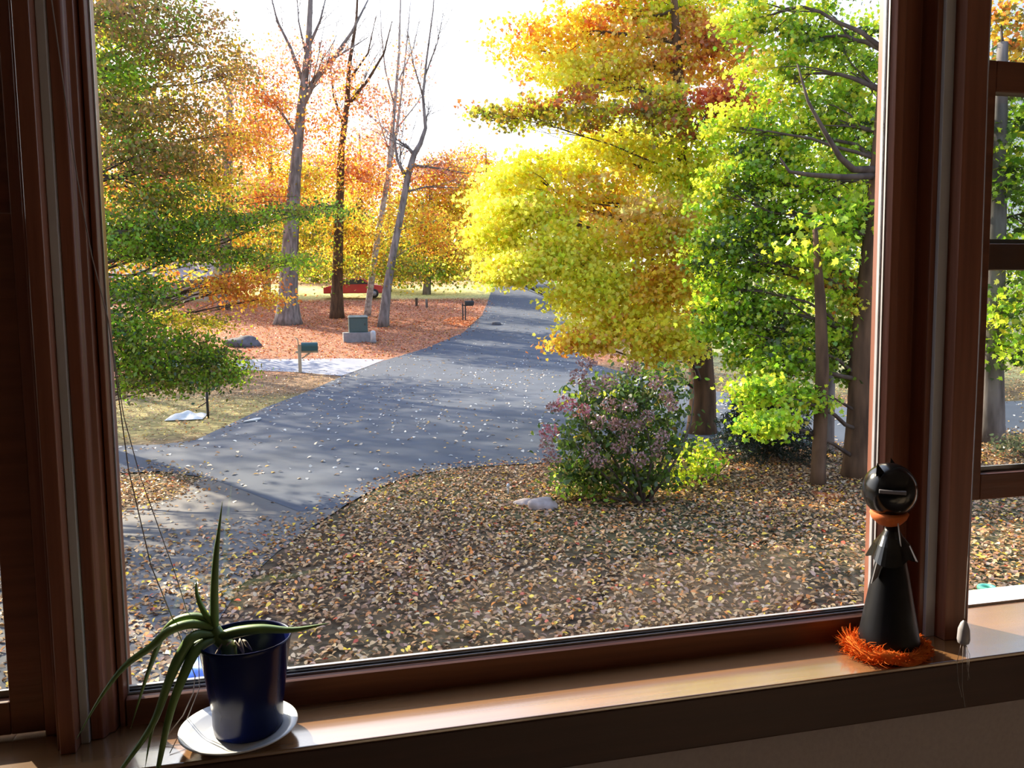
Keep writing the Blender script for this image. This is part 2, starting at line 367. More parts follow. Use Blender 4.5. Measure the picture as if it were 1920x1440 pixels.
def picture_window():
    t = struct('window_2', 'large middle picture window in a brown wooden frame', (0.33, 1.19, z0))
    x0, x1, zb, zt = -.2595, .910, H - .512, HEAD
    m = MB()
    m.prism([(-.2685,1.166),(-.2625,1.166),(x0,1.1762),(x0,1.205),(-.2685,1.205)], z0, zt)
    m.prism([(x1,1.1762),(.915,1.166),(.930,1.166),(.9333,1.172),(.9333,1.205),(x1,1.205)], z0, zt)
    m.build('jamb', M['wood_v'], t, 0.001)
    MB().add([(x0,1.166,z0),(x0,1.166,H-.521),(x0,1.172,H-.518),(x0,1.205,H-.518),(x0,1.205,z0),(x1,1.166,z0),(x1,1.166,H-.521),(x1,1.172,H-.518),(x1,1.205,H-.518),(x1,1.205,z0)],
             [(0,1,6,5),(1,2,7,6),(2,3,8,7),(3,4,9,8),(4,0,5,9),(0,4,3,2,1),(5,6,7,8,9)]).build('bottom_rail', M['wood_h'], t)
    MB().box((x0, 1.166, HEAD - .05), (x1, 1.205, HEAD)).build('top_rail', M['wood_h'], t)
    g = MB()
    g.box((x0, 1.1765, H-.5178), (x1, 1.180, H-.5148)); g.box((x0, 1.184, H-.5178), (x1, 1.19, H-.5095))
    g.box((x0+.0002, 1.1765, H-.5148), (x0 + .0018, 1.180, HEAD-.05)); g.box((x1-.0035, 1.184, H-.5148), (x1-.0002, 1.19, HEAD-.05))
    g.box((x1-.0018, 1.1765, H-.5148), (x1-.0002, 1.180, HEAD-.05))
    g.build('glazing_bead', M['bead'], t)
    MB().box((x0, 1.1802, H-.5178), (x1, 1.1838, H-.512)).build('gasket', M['gasket'], t)
    MB().box((x0+.0002, 1.1806, H-.5118), (x1-.0038, 1.1834, HEAD-.0502)).build('pane', M['glass'], t)
picture_window()

def sash_window(name, label, xa, xb, up_shift, hgt=0.735):
    """double-hung: xa..xb inside the jambs; the inner sash is pushed up by up_shift"""
    t = struct(name, label, ((xa + xb) / 2, 1.2, z0))
    def sash(nm, y0, y1, zb, zt, rb=.045, rt_=.05, st=.042, bead=True):
        m = MB()
        m.box((xa, y0, zb), (xa + st, y1, zt)); m.box((xb - st, y0, zb), (xb, y1, zt))
        m.box((xa + st, y0, zb), (xb - st, y1, zb + rb)); m.box((xa + st, y0, zt - rt_), (xb - st, y1, zt))
        f = m.build(nm, M['wood_h'], t, 0.002)
        ym = (y0 + y1) / 2
        p = MB().box((xa + st, ym + .002, zb + rb), (xb - st, ym + .005, zt - rt_)).build('pane', M['screen_glass'], f)
        g = MB().box((xa + st, ym + .0055, zb + rb), (xb - st, ym + .010, zb + rb + .009)).build('glazing_bead', M['bead'], f)
        return f
    zb = z0 + .004 + up_shift
    sash('lower_sash', 1.172, 1.198, zb, zb + hgt)
    zu = H + 0.055
    sash('upper_sash', 1.203, 1.229, zu, HEAD - .01)
    MB().box((xa, 1.2355, z0 - .02), (xb, 1.30, z0 + .004)).build('outer_sill', M['vinyl'], t)
sash_window('window_3', 'double-hung window at the right with its lower sash raised', 1.0685, 2.0, 0.213)
sash_window('window_1', 'double-hung window at the left edge, sash closed', -1.16, -.3605, 0.0, 0.68)

# ------------------------------------------------------------------ on the sill
PC = (-.098, 1.103)
sauc = thing('saucer', 'white ceramic saucer under the blue plant pot', 'saucer', (-.109, 1.091, z0))
MB().lathe([(0.0,.0045),(.040,.0045),(.046,.006),(.062,.013),(.0735,.0185),(.0748,.0195),(.0742,.0212),(.062,.016),(.047,.0095),(.040,.0075),(0.0,.0075)], (-.109, 1.091, z0), 56).build('dish', M['saucer'], sauc)
MB().lathe([(.034,.0046),(.034,.0002),(.038,.0002),(.039,.0046)], (-.109, 1.091, z0), 48).build('foot_ring', M['saucer'], sauc)
plant = thing('potted_aloe', 'spindly aloe plant in a glazed cobalt blue pot on the sill', 'potted plant', (PC[0], PC[1], z0 + .0078))
pz = z0 + .0078
MB().lathe([(0,0),(.041,0),(.0435,.002),(.0450,.012),(.0452,.034),(.0462,.036),(.0525,.082),(.0580,.118),(.0592,.1225),(.0588,.1248),(.0572,.1248),(.0560,.122),(.0500,.078),(0,.078)], (PC[0], PC[1], pz), 64).build('pot', M['pot'], plant)
sm = MB(); sm.lathe([(.0498,.0775),(.045,.0795),(.028,.0815),(.010,.0805),(0,.081)], (PC[0], PC[1], pz), 32); sm.build('soil', M['soil'], plant)
crown = at(405, 1180, 1.097)
def aloe_leaf(pts, y0, y1, wid, name='leaf', thick=0.8):
    n = len(pts); P = [at(p[0], p[1], y0 + (y1 - y0) * (i / (n - 1))) for i, p in enumerate(pts)]
    # smooth resample
    Q = []
    for i in range(n - 1):
        a, b = P[i], P[i+1]; pa = P[max(i-1, 0)]; pb = P[min(i+2, n-1)]
        for k in range(5):
            t = k / 5
            Q.append(0.5 * ((2*a) + (-pa + b)*t + (2*pa - 5*a + 4*b - pb)*t*t + (-pa + 3*a - 3*b + pb)*t**3))
    Q.append(P[-1]); N = len(Q)
    rad = [1.25 * wid * (0.75 + 0.35 * min(1, 6*i/N)) * max(0.04, (1 - (i/(N-1)) ** 2.2)) for i in range(N)]
    m = MB(); m.tube(Q, rad, 10, True, thick); return m.build(name, M['aloe'], plant)
aloe_leaf([(404,1190),(402,1147),(402,1100),(405,1043),(410,997),(417,940)], 1.097, 1.112, .0052)
aloe_leaf([(400,1172),(380,1143),(369,1112),(368,1087)], 1.097, 1.11, .0034)
aloe_leaf([(408,1194),(450,1184),(493,1179),(550,1181),(618,1168)], 1.095, 1.06, .0060, thick=0.9)
aloe_leaf([(400,1178),(360,1170),(317,1183),(283,1213),(233,1250),(187,1310),(143,1387)], 1.097, 1.063, .0054)
aloe_leaf([(398,1170),(370,1157),(333,1163),(307,1187),(290,1227),(267,1293),(245,1366)], 1.10, 1.125, .0052)
aloe_leaf([(400,1190),(363,1193),(333,1237),(313,1287),(285,1360),(228,1442),(205,1475)], 1.095, 1.022, .0060)
aloe_leaf([(402,1198),(370,1217),(347,1260),(320,1333),(296,1443),(290,1480)], 1.093, 1.018, .0058)
aloe_leaf([(396,1196),(350,1222),(310,1300),(285,1370),(272,1440)], 1.094, 1.035, .0036)
MB().tube([at(412,1212,1.094)+np.array((.012,0,-.026)), at(428,1212,1.095), at(410,1196,1.096), at(404,1176,1.097)], [.010,.0105,.0095,.006], 10).build('stem', M['aloe'], plant)
sh = MB()
for dx, a, L in ((0, .3, .030), (.004, 1.2, .026), (-.004, 2.4, .028), (.008, .8, .024), (-.01, 3.0, .026)):
    b = at(440, 1200, 1.089) + np.array((dx*1.5, 0, -.002))
    sh.tube([b, b + np.array((.006*math.cos(a), .004*math.sin(a), -.010)), b + np.array((.012*math.cos(a), .008*math.sin(a)-.002, -L+.008))], [.0055,.0062,.0020], 7, True, .25)
sh.build('dry_sheath', M['aloe_dry'], plant)

FC = np.array((.881, 1.103, z0))
fig = thing('halloween_figurine', 'black cone-bodied figurine with a glossy ball head on the sill', 'figurine', FC)
MB().lathe([(0,.002),(.0475,.002),(.0490,.006),(.0440,.035),(.0270,.130),(.0150,.185),(.0095,.208),(0,.210)], FC, 20).build('cone_body', M['black_paper'], fig)
hz = at(1666, 919, 1.103)
HC = np.array((FC[0] - .006, FC[1], hz[2]))
hp = [(.0405*math.sin(PI*i/24), -.0430*math.cos(PI*i/24)) for i in range(25)]
hd = MB().lathe(hp, HC, 48).build('head', M['black_gloss'], fig)
for sx, sy in ((-.030, -.010), (.018, .020)):
    b = HC + np.array((sx, sy, .030))
    MB().add([b+np.array((-.007,-.004,-.004)), b+np.array((.008,-.005,0.002)), b+np.array((.001,.007,.001)), b+np.array((-.002,0,.017))], [(0,1,3),(1,2,3),(2,0,3),(0,2,1)]).build('ear', M['black_gloss'], hd)
# bar built on the head in place of a window reflection
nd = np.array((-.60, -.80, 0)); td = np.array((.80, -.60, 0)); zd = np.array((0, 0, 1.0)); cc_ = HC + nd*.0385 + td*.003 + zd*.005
MB().add([cc_ + a*td*.019 + b*nd*.0035 + c*zd*.0028 for c in (-1, 1) for a, b in ((-1,-1),(1,-1),(1,1),(-1,1))], [(0,3,2,1),(4,5,6,7),(0,1,5,4),(1,2,6,5),(2,3,7,6),(3,0,4,7)]).build('head_glint', M['grey_card'], hd, 0.001)
MB().lathe([(.004,-.004),(.016,.0),(.026,.010),(.029,.018),(.022,.022),(.008,.02)], (HC[0], HC[1], HC[2]-.0545), 28).build('neck_ruff', M['orange'], fig)
MB().tube([FC+np.array((0,0,.204)), np.array((HC[0],HC[1],HC[2]-.045))], .0042, 8).build('neck', M['black_paper'], fig)
# pointed cape collar: a flaring, scalloped skirt round the shoulders
cp = MB(); n = 36; V = []
for i, (rr_, zz) in enumerate(((.0085,.205),(.016,.192),(.024,.178),(.031,.160))):
    for k in range(n):
        th = 2*PI*k/n
        lob = abs(math.cos(1.5*th + .35)) ** 1.5
        f = 1 + (0.34 * lob if i == 3 else 0.16*lob if i == 2 else 0)
        V.append((FC[0]+rr_*f*math.cos(th), FC[1]+rr_*f*math.sin(th), FC[2]+zz - (0.010*lob if i == 3 else 0)))
V2 = [(FC[0]+(p[0]-FC[0])*.95, FC[1]+(p[1]-FC[1])*.95, p[2]-.0012) for p in V]
Fq = [(i*n+k, i*n+(k+1) % n, (i+1)*n+(k+1) % n, (i+1)*n+k) for i in range(3) for k in range(n)]
o2 = len(V); Fq2 = [tuple(q + o2 for q in reversed(f)) for f in Fq]
Fe = [(3*n+k, 3*n+(k+1) % n, o2+3*n+(k+1) % n, o2+3*n+k) for k in range(n)]
cp.add(V + V2, Fq + Fq2 + Fe, False).build('cape', M['black_gloss'], fig)
a = FC + np.array((-.030, -.010, .150))
MB().add([a+np.array((.010,.0,.012)), a+np.array((-.004,-.002,.006)), a+np.array((-.012,0,-.030)), a+np.array((.002,.004,-.022)),
          a+np.array((.010,.002,.012)), a+np.array((-.004,.0,.006)), a+np.array((-.012,.002,-.030)), a+np.array((.002,.006,-.022))],
         [(0,1,2,3),(7,6,5,4),(0,4,5,1),(1,5,6,2),(2,6,7,3),(3,7,4,0)]).build('arm_flap', M['grey_card'], fig)
MB().tube([np.array((HC[0]-.002, HC[1]-.0225, HC[2]-.044)), FC+np.array((-.001,-.020,.193)), FC+np.array((-.0015,-.0255,.168))], .0011, 5).build('ribbon', M['saucer'], fig)
# feather trim: a core ring bristling with fine barbs
fb = MB(); ring = []
for k in range(41):
    th = 2*PI*k/40; ring.append((FC[0]-.004+.055*math.cos(th), FC[1]-.002+.050*math.sin(th), FC[2]+.012+.002*math.sin(5*th)))
fb.tube(ring, .0105, 8, False)
for k in range(1500):
    th = random.uniform(0, 2*PI); ph = random.uniform(-.5, 2*PI-.5)
    tall = 1.0 + (0.9 if 2.2 < th < 4.0 else 0)
    c = np.array((FC[0]-.004+.055*math.cos(th), FC[1]-.002+.050*math.sin(th), FC[2]+.012))
    d = np.array((math.cos(th)*math.cos(ph), math.sin(th)*math.cos(ph), math.sin(ph)*(.9 if math.sin(ph) > 0 else .55)))
    tg = np.array((-math.sin(th), math.cos(th), 0)) * random.uniform(-.8, .8)
    L = random.uniform(.004, .011) * tall
    p0 = c + d*.009; p1 = p0 + (d + tg)*L*.6; p2 = p1 + (d*.4 + tg*1.3)*L*.6
    for p in (p1, p2): p[2] = max(p[2], FC[2] + .0012)
    p0[2] = max(p0[2], FC[2] + .0012)
    fb.tube([p0, p1, p2], [.0008, .0006, .0002], 3, False)
boa = leafy = fb.build('feather_trim', None, fig)
m_, nt_, out_ = new_mat('orange_feather')
d_ = nt_.nodes.new('ShaderNodeBsdfDiffuse'); t_ = nt_.nodes.new('ShaderNodeBsdfTranslucent'); x_ = nt_.nodes.new('ShaderNodeMixShader')
nz_ = nt_.nodes.new('ShaderNodeTexNoise'); nz_.inputs['Scale'].default_value = 60
cr_ = nt_.nodes.new('ShaderNodeValToRGB'); cr_.color_ramp.elements[0].color = (.62,.12,.02,1); cr_.color_ramp.elements[1].color = (.85,.26,.05,1)
link(nt_, nz_.outputs[0], cr_.inputs[0]); link(nt_, cr_.outputs[0], d_.inputs[0]); link(nt_, cr_.outputs[0], t_.inputs[0])
x_.inputs[0].default_value = .5; link(nt_, d_.outputs[0], x_.inputs[1]); link(nt_, t_.outputs[0], x_.inputs[2]); link(nt_, x_.outputs[0], out_.inputs[0])
boa.data.materials.append(m_)

# blind cords
c1 = thing('blind_cord', 'blind cord slanting down across the left casing to the aloe', 'cord', at(97, 0, 1.098) * np.array((1, 1, 0)) + np.array((0, 0, HEAD - .02)))
pts = [at(75, -160, 1.085), at(97, 0, 1.086), at(122, 180, 1.087), at(146, 340, 1.088), at(172, 480, 1.089), at(203, 600, 1.09), at(222, 740, 1.091), at(241, 880, 1.092), at(283, 1060, 1.10), at(340, 1200, 1.11)]
pts2 = [at(366, 1268, 1.12), at(362, 1300, 1.125), at(343, 1342, 1.128)]
p3 = at(300, 1382, 1.10); p3[2] = z0 + .0013
MB().tube([np.array((pts[0][0]-.002, 1.085, HEAD-.03))] + pts + pts2 + [p3], .00075, 5).build('cord', M['cord'], c1)
p5 = at(318, 1405, 1.075); p5[2] = z0 + .0013
q = [at(203, 600, 1.0905), at(232, 780, 1.0925), at(262, 890, 1.094), at(330, 1080, 1.108), at(372, 1215, 1.118), at(374, 1290, 1.126), at(352, 1345, 1.125)]
MB().tube(q + [p5], .0006, 5).build('cord', M['cord'], c1)
c2 = thing('blind_cord', 'thin blind cord with a cloudy tassel hanging at the right window', 'cord', (at(1855, 60, 1.105)[0], 1.105, HEAD - .02))
xa = at(1808, 1180, 1.06)
top = at(1856, 60, 1.100)
MB().tube([np.array((top[0]+.004, 1.100, HEAD - .03)), top, at(1853, 130, 1.100), at(1838, 590, 1.088), at(1822, 930, 1.068), at(1809, 1160, 1.045)], .0009, 5).build('cord', M['cord'], c2)
tt = at(1808, 1163, 1.045)
MB().lathe([(.0015,0),(.005,-.004),(.0085,-.014),(.0095,-.030),(.0080,-.036),(.0065,-.037)], tt, 20).build('tassel', M['tassel'], c2)
for dx, sw, e in ((-.006, -.012, .088), (.0, -.004, .105), (.006, .003, .060), (.003, .010, .062)):
    s0 = tt + np.array((dx*.6, 0, -.034)); 
    MB().tube([s0, s0+np.array((sw*.8, -.003, -e*.35)), s0+np.array((sw*.6, -.004, -e*.7)), s0+np.array((dx*.5+.004, -.004, -e))], .0005, 4).build('strand', M['cord'], c2)

# ------------------------------------------------------------------ ground
def inpoly(x, y, poly):
    x = np.asarray(x); y = np.asarray(y); ins = np.zeros(x.shape, bool); n = len(poly); j = n - 1
    for i in range(n):
        xi, yi = poly[i][0], poly[i][1]; xj, yj = poly[j][0], poly[j][1]
        c = ((yi > y) != (yj > y)) & (x < (xj - xi) * (y - yi) / (yj - yi + 1e-12) + xi)
        ins ^= c; j = i
    return ins
def gp(lst): return [tuple(gnd(*p)[:2]) for p in lst]
far = [at(925, 519, 84)[:2], at(1032, 519, 84)[:2]]
L_edge = gp([(921,545),(914,568),(903,592),(868,624),(795,654),(720,676),(640,706),(575,735),(500,763),(430,796),(365,826),(300,834),(215,836)])
street = ([(far[1][0], 100.0), (far[0][0], 100.0), tuple(far[0])] + L_edge + [(-9.0, 20.5), (-9.0, 15.0)] +
          gp([(215,888),(300,884),(390,896),(470,925),(560,960),(640,952),(700,918),(770,893),(860,877),(960,872),(1060,866),(1200,858),(1340,848),(1560,838),(1760,826),(1915,812)]) +
          [(26.0, 12.5), (28.0, 16.0), (22.0, 18.5)] + gp([(1915,752),(1760,757),(1570,764),(1450,752),(1345,734),(1200,705),(1110,682),(1078,652),(1066,610),(1058,575),(1046,545)]) + [tuple(far[1])])
drive = gp([(390,885),(470,905),(560,935),(648,935),(640,953),(590,985),(520,1035),(450,1100),(400,1180),(380,1260)]) + [(-1.5, 2.2), (-6.0, 3.0), (-6.0, 9.0)] + gp([(215,962),(330,932)])
ndrive = gp([(722,674),(640,705),(560,698),(470,694),(380,690),(250,686)]) + [(-14, 30.6), (-14, 33.8)] + gp([(250,672),(440,674),(560,673),(640,672)])
def sheet(name, poly, mat, dz, label):
    bm = bmesh.new(); f = bm.faces.new([bm.verts.new((p[0], p[1], 0)) for p in poly])
    f.normal_update(); bmesh.ops.triangulate(bm, faces=[f])
    ys = [p[1] for p in poly]
    y = math.floor(min(ys)) + 1
    while y < max(ys):
        g = list(bm.verts) + list(bm.edges) + list(bm.faces)
        if y >= 16: bmesh.ops.bisect_plane(bm, geom=g, plane_co=(0, y, 0), plane_no=(0, 1, 0), dist=1e-5)
        y += 1.5
    for v in bm.verts: v.co.z = float(gz(v.co.y)) + dz
    bmesh.ops.recalc_face_normals(bm, faces=bm.faces)
    if sum(fc.normal.z for fc in bm.faces) < 0: bmesh.ops.reverse_faces(bm, faces=bm.faces)
    me = bpy.data.meshes.new(name); bm.to_mesh(me); bm.free()
    o = mk(name, me, mat); o['kind'] = 'structure'; o['label'] = label; return o
sheet('street', street, M['asphalt'], 0.006, 'blue-grey asphalt street curving away uphill')
sheet('driveway', drive, M['drive_tan'], 0.003, 'leaf-strewn driveway in the lower left')
sheet('driveway_far', ndrive, M['drive_far'], 0.003, 'pale driveway across the street behind the green mailbox')
def on_road(x, y): return inpoly(x, y, street) | inpoly(x, y, drive) | inpoly(x, y, ndrive)

gx = np.concatenate([np.arange(-70, -14, 2.0), np.arange(-14, 24, 0.35), np.arange(24, 75, 2.0)])
gy = np.concatenate([[1.33], np.arange(1.6, 34, 0.35), np.arange(34, 100, 0.9), np.arange(100, 150, 5)])
GX, GY = np.meshgrid(gx, gy); nx, ny = len(gx), len(gy)
mounds = 0.05 * np.sin(GX * .9 + 1) * np.sin(GY * .8)
GZ = gz(GY) - 0.004 - 0.012 * np.abs(np.sin(GX * .9 + 1) * np.sin(GY * .8))
def soil_color(x, y):
    n = len(x); near = np.array((.085, .055, .034)); c = np.tile(near, (n, 1))
    s = np.clip((np.sin(x*1.3+.7)*np.sin(y*1.1+2)+np.sin(x*.5+y*.7))*.5+.3, 0, 1)[:, None]
    c = c * (1 - .55*s) + np.array((.055, .075, .028)) * .55 * s           # grass showing through
    farm = np.clip((y - 23) / 7, 0, 1)[:, None]
    c = c * (1 - farm) + np.array((.30, .125, .075)) * farm                # red leaf carpet beyond the street
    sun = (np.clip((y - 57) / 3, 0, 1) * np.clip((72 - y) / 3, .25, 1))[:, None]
    c = c * (1 - sun) + np.array((.58, .53, .20)) * sun                    # sunlit grass strip further up, its brightness painted in
    left = (np.clip((23.5 - y) / 2, 0, 1) * np.clip((y - 15.5) / 1.5, 0, 1) * np.clip((1.5 - x) / 2, 0, 1))[:, None]
    c = c * (1 - left) + np.array((.24, .20, .075)) * left                 # lighter, yellower verge on the left
    ve = (np.clip((29.5 - y) / 2, 0, 1) * np.clip((y - 23.5) / 1.5, 0, 1))[:, None]
    c = c * (1 - .6*ve) + np.array((.22, .15, .085)) * .6 * ve
    rt_ = (np.clip((x - 11) / 4, 0, 1) * np.clip((y - 18) / 3, 0, 1))[:, None]
    c = c * (1 - rt_) + np.array((.26, .26, .13)) * rt_
    return c
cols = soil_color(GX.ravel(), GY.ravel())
me = bpy.data.meshes.new('lawn')
idx = np.arange(nx*ny).reshape(ny, nx)
fq = np.stack([idx[:-1, :-1], idx[:-1, 1:], idx[1:, 1:], idx[1:, :-1]], -1).reshape(-1, 4)
me.vertices.add(nx*ny); me.vertices.foreach_set('co', np.stack([GX, GY, GZ], -1).reshape(-1).astype(np.float32))
me.loops.add(fq.size); me.loops.foreach_set('vertex_index', fq.reshape(-1).astype(np.int32))
me.polygons.add(len(fq)); me.polygons.foreach_set('loop_start', np.arange(0, fq.size, 4, dtype=np.int32)); me.update(calc_edges=True)
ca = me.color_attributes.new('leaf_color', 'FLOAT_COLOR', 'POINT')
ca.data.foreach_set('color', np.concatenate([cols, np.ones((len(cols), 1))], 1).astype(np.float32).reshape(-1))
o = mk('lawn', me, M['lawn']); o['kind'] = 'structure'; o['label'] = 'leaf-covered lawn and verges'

# fallen leaves
LP = pal(((.44,.25,.11), 6), ((.35,.18,.08), 6), ((.54,.35,.17), 4), (GOLD, 1.6), (ORG, 1.3), ((.56,.41,.26), 3), ((.42,.26,.19), 3), (RED, .4), ((.22,.11,.06), 3))
def scatter(xlo, xhi, ylo, yhi, dens, ok):
    n = int((xhi-xlo)*(yhi-ylo)*dens); x = rng.uniform(xlo, xhi, n); y = rng.uniform(ylo, yhi, n); k = ok(x, y); return x[k], y[k]
def in_view(x, y, m=0.12): return (x / y > -.46) & (x / y < 1.12 + m)
def patch(x, y): return 0.5 + 0.5*np.sin(x*1.7+1.1*np.sin(y*1.3))*np.sin(y*1.9+.8*np.sin(x*1.1))
def litter(name, label, parts, palette, size, dz, flat=True):
    X = np.concatenate([p[0] for p in parts]); Y = np.concatenate([p[1] for p in parts]); n = len(X)
    pc, pw = palette; c = pc[rng.choice(len(pc), n, p=pw)] * (.65 + .6*rng.random((n, 1)))
    P = np.stack([X, Y, gz(Y) + dz + .012*rng.random(n)], 1)
    o = leaf_mesh(name, P, size, c, OVAL, M['litter'], None, 1.0, .35, True)
    return tag(o, label, 'fallen leaves', None, 'stuff')
offr = lambda x, y: in_view(x, y) & ~on_road(x + (.25*rng.normal(size=len(x))), y + .35*rng.normal(size=len(x)))
litter('leaf_litter', 'brown and gold fallen leaves covering the near lawn',
       [scatter(-4, 12, 3.4, 8, 760, lambda x, y: offr(x, y) & (rng.random(len(x)) < .55+.45*patch(x, y))),
        scatter(-6, 15, 8, 15, 640, lambda x, y: offr(x, y)),
        scatter(-9, 26, 15, 30, 90, lambda x, y: offr(x, y) & (rng.random(len(x)) < .8))], LP, .052, .006)
litter('leaf_litter', 'reddish fallen leaves under the trees across the street',
       [scatter(-24, 12, 30, 58, 34, offr)], pal((ORG, 2), (RUST, 4), ((.62,.28,.18), 5), (TAN, 2), (RED, 1)), .10, .010)
ond = lambda x, y: in_view(x, y) & inpoly(x, y, drive) & ~inpoly(x, y, street)
litter('leaf_litter', 'fallen leaves strewn over the near driveway', [scatter(-6, 2, 2.5, 13, 520, lambda x, y: ond(x, y) & (rng.random(len(x)) < np.clip((9.8-y)/2.2, .05, 1)*(.5+.5*patch(x*1.2, y*1.4))))], LP, .055, .008)
onr = lambda x, y: in_view(x, y) & inpoly(x, y, street)
litter('leaf_litter', 'pale fallen leaves dotting the asphalt street', [scatter(-9, 26, 11, 30, 7.5, onr), scatter(-2, 14, 30, 60, 2.5, onr)],
       pal(((.55,.56,.58), 6), ((.6,.5,.4), 3), (TAN, 2), (BRN, 2)), .080, .010)

# ------------------------------------------------------------------ trees
# the yellow maple right of the street
gR1 = gnd(1315, 812); yR1 = gR1[1]
PY = pal((YEL, 5), (BYEL, 3), (GOLD, 2)); PB = pal((BYEL, 6), (YEL, 3), (YG, 1)); PG = pal((GOLD, 5), (YEL, 3), (ORG, .6))
PT = pal(((.86,.62,.20), 5), (GOLD, 3), (YEL, 3), (YG, 1)); PO = pal((OLV, 3), (RUST, 2), (YG, 4), (GOLD, 1.5)); PR = pal((RUST, 2), ((.80,.36,.10), 5), (GOLD, 4), (YEL, 1.5))
PRR = pal(((.85,.28,.07), 5), (RED, 2), ((.80,.36,.10), 2)); PYG = pal((YG, 5), (LIME, 3), (YEL, 3))
r1 = [(1170,610,-.6,125,48,1900,PY),(1095,642,-.8,62,26,650,PG),(1240,640,-1.0,85,50,1500,PY),(1150,540,-.5,125,50,1900,PB),(990,500,-.3,100,32,1100,PB),(1080,465,-.2,130,55,2000,PB),
      (985,405,0,105,45,1500,PB),(1130,380,.2,140,65,2300,PT),(1250,440,-.6,120,85,2600,PT),(1270,540,-.8,80,60,1500,PG),(1000,330,.4,110,45,1500,PB),(1150,290,.2,140,60,2300,PB),
      (1090,205,.0,90,45,1000,PO),(915,215,.3,45,26,240,PO),(985,215,.2,60,34,420,PO),(990,90,.6,75,65,600,PG),(1090,60,.5,115,75,1700,PG),(1090,140,.3,120,50,1300,PB),(1210,120,.2,110,80,2200,PT),
      (1330,90,0,110,75,2200,PR),(1370,190,-.8,70,36,900,PRR),(1270,215,-.4,110,55,1600,PO),(1270,20,.3,130,55,1500,PYG),(1310,320,-.2,110,70,1900,PYG),(1190,30,.5,110,60,1200,PR),(1120,-60,.3,160,60,1200,PG),(1330,-70,.2,170,60,1400,PYG),(930,450,.3,60,50,900,PB),(940,520,.0,55,24,420,PB),(1075,560,-.3,60,30,500,PB),(930,370,.5,50,40,500,PB)]
blobs = [px_blob(a, b, yR1 + d*1.6, rx, ry, int(n*1.75), p, rd=.55*(rx+ry)/2*yR1/F) for a, b, d, rx, ry, n, p in r1 if n]
T = [gR1, at(1318, 740, yR1), at(1312, 660, yR1), at(1300, 540, yR1), at(1290, 380, yR1), at(1275, 200, yR1), at(1262, -40, yR1)]
tree('maple_tree', 'yellow-leaved maple standing behind the hydrangea, right of the street', 'tree', T, [.27,.23,.22,.19,.15,.10,.05], blobs, .072, MAPLE, M['bark_brown'], None, 9, spread=.14, per=26, bden=2.0, upbias=.35, bmat=M['twig'])

# the green maple at the right, big dark trunk against the casing
gR3 = gnd(1612, 893); yR3 = gR3[1]
GG = pal((GRN, 5), (LIME, 4), (YG, 1.5), (DKG, 1.2)); GL = pal((LIME, 5), (GRN, 3), (YG, 2)); GY_ = pal((YG, 4), (LIME, 3), (GRN, 2), (YEL, 1)); GD = pal((GRN, 5), (DKG, 2.5), (LIME, 2)); GO = pal((GRN, 3), (ORG, 2), (YEL, 2), (LIME, 2))
r3 = [(1420,40,.6,90,60,700,GY_),(1520,70,.4,110,70,1000,GG),(1610,130,.2,60,110,900,GG),(1470,150,.4,100,60,800,GY_),(1550,230,.2,100,80,1100,GL),(1450,250,.5,90,60,700,GG),
      (1430,330,.3,95,60,900,GG),(1530,340,0,100,70,900,GL),(1610,400,-.3,50,70,500,GG),(1470,430,.2,110,60,1100,GD),(1390,480,.2,90,60,900,GD),(1520,500,0,100,50,900,GY_),
      (1590,560,-.3,60,60,650,GO),(1440,590,.1,110,55,1200,GD),(1350,600,.3,60,50,500,GL),(1550,640,-.2,90,45,900,GG),(1470,680,-.3,85,45,850,GG),(1425,735,-.6,60,34,500,GL),(1440,790,-.8,52,34,520,GL),(1520,745,-.6,45,24,320,GL),(1400,655,.1,55,40,450,GL),
      (1620,690,-.3,50,40,350,GD),(1560,-60,.3,140,60,900,GG),(1380,400,.5,60,40,300,GY_),(1335,360,.5,55,55,420,GY_),(1325,470,.4,50,60,420,GG),(1345,550,.3,50,45,360,GG),(1370,240,.5,60,50,420,GY_),(1640,260,-.2,40,80,400,GG)]
blobs = [px_blob(a, b, yR3 + .6 + d*1.4, rx, ry, int(n*2.1), p, rd=.55*(rx+ry)/2*yR3/F) for a, b, d, rx, ry, n, p in r3]
T = [gR3, at(1617, 780, yR3), at(1622, 650, yR3), at(1640, 450, yR3), at(1655, 250, yR3), at(1670, -60, yR3)]
ex = [([at(1645, 318, yR3), at(1600, 318, yR3-.1), at(1575, 295, yR3-.1), at(1545, 245, yR3-.05), at(1515, 190, yR3), at(1495, 120, yR3+.1)], [.055,.045,.036,.028,.02,.010]),
      ([at(1640, 330, yR3), at(1580, 332, yR3-.2), at(1520, 328, yR3-.3), at(1480, 322, yR3-.3), at(1462, 295, yR3-.3)], [.05,.038,.03,.02,.01])]
tree('maple_tree', 'green-leaved maple with the stout dark trunk beside the right casing', 'tree', T, [.235,.195,.185,.15,.11,.05], blobs, .060, MAPLE, M['bark_brown'], None, 9, extra=ex, spread=.11, per=26, bden=1.8, upbias=.35, bmat=M['twig'])

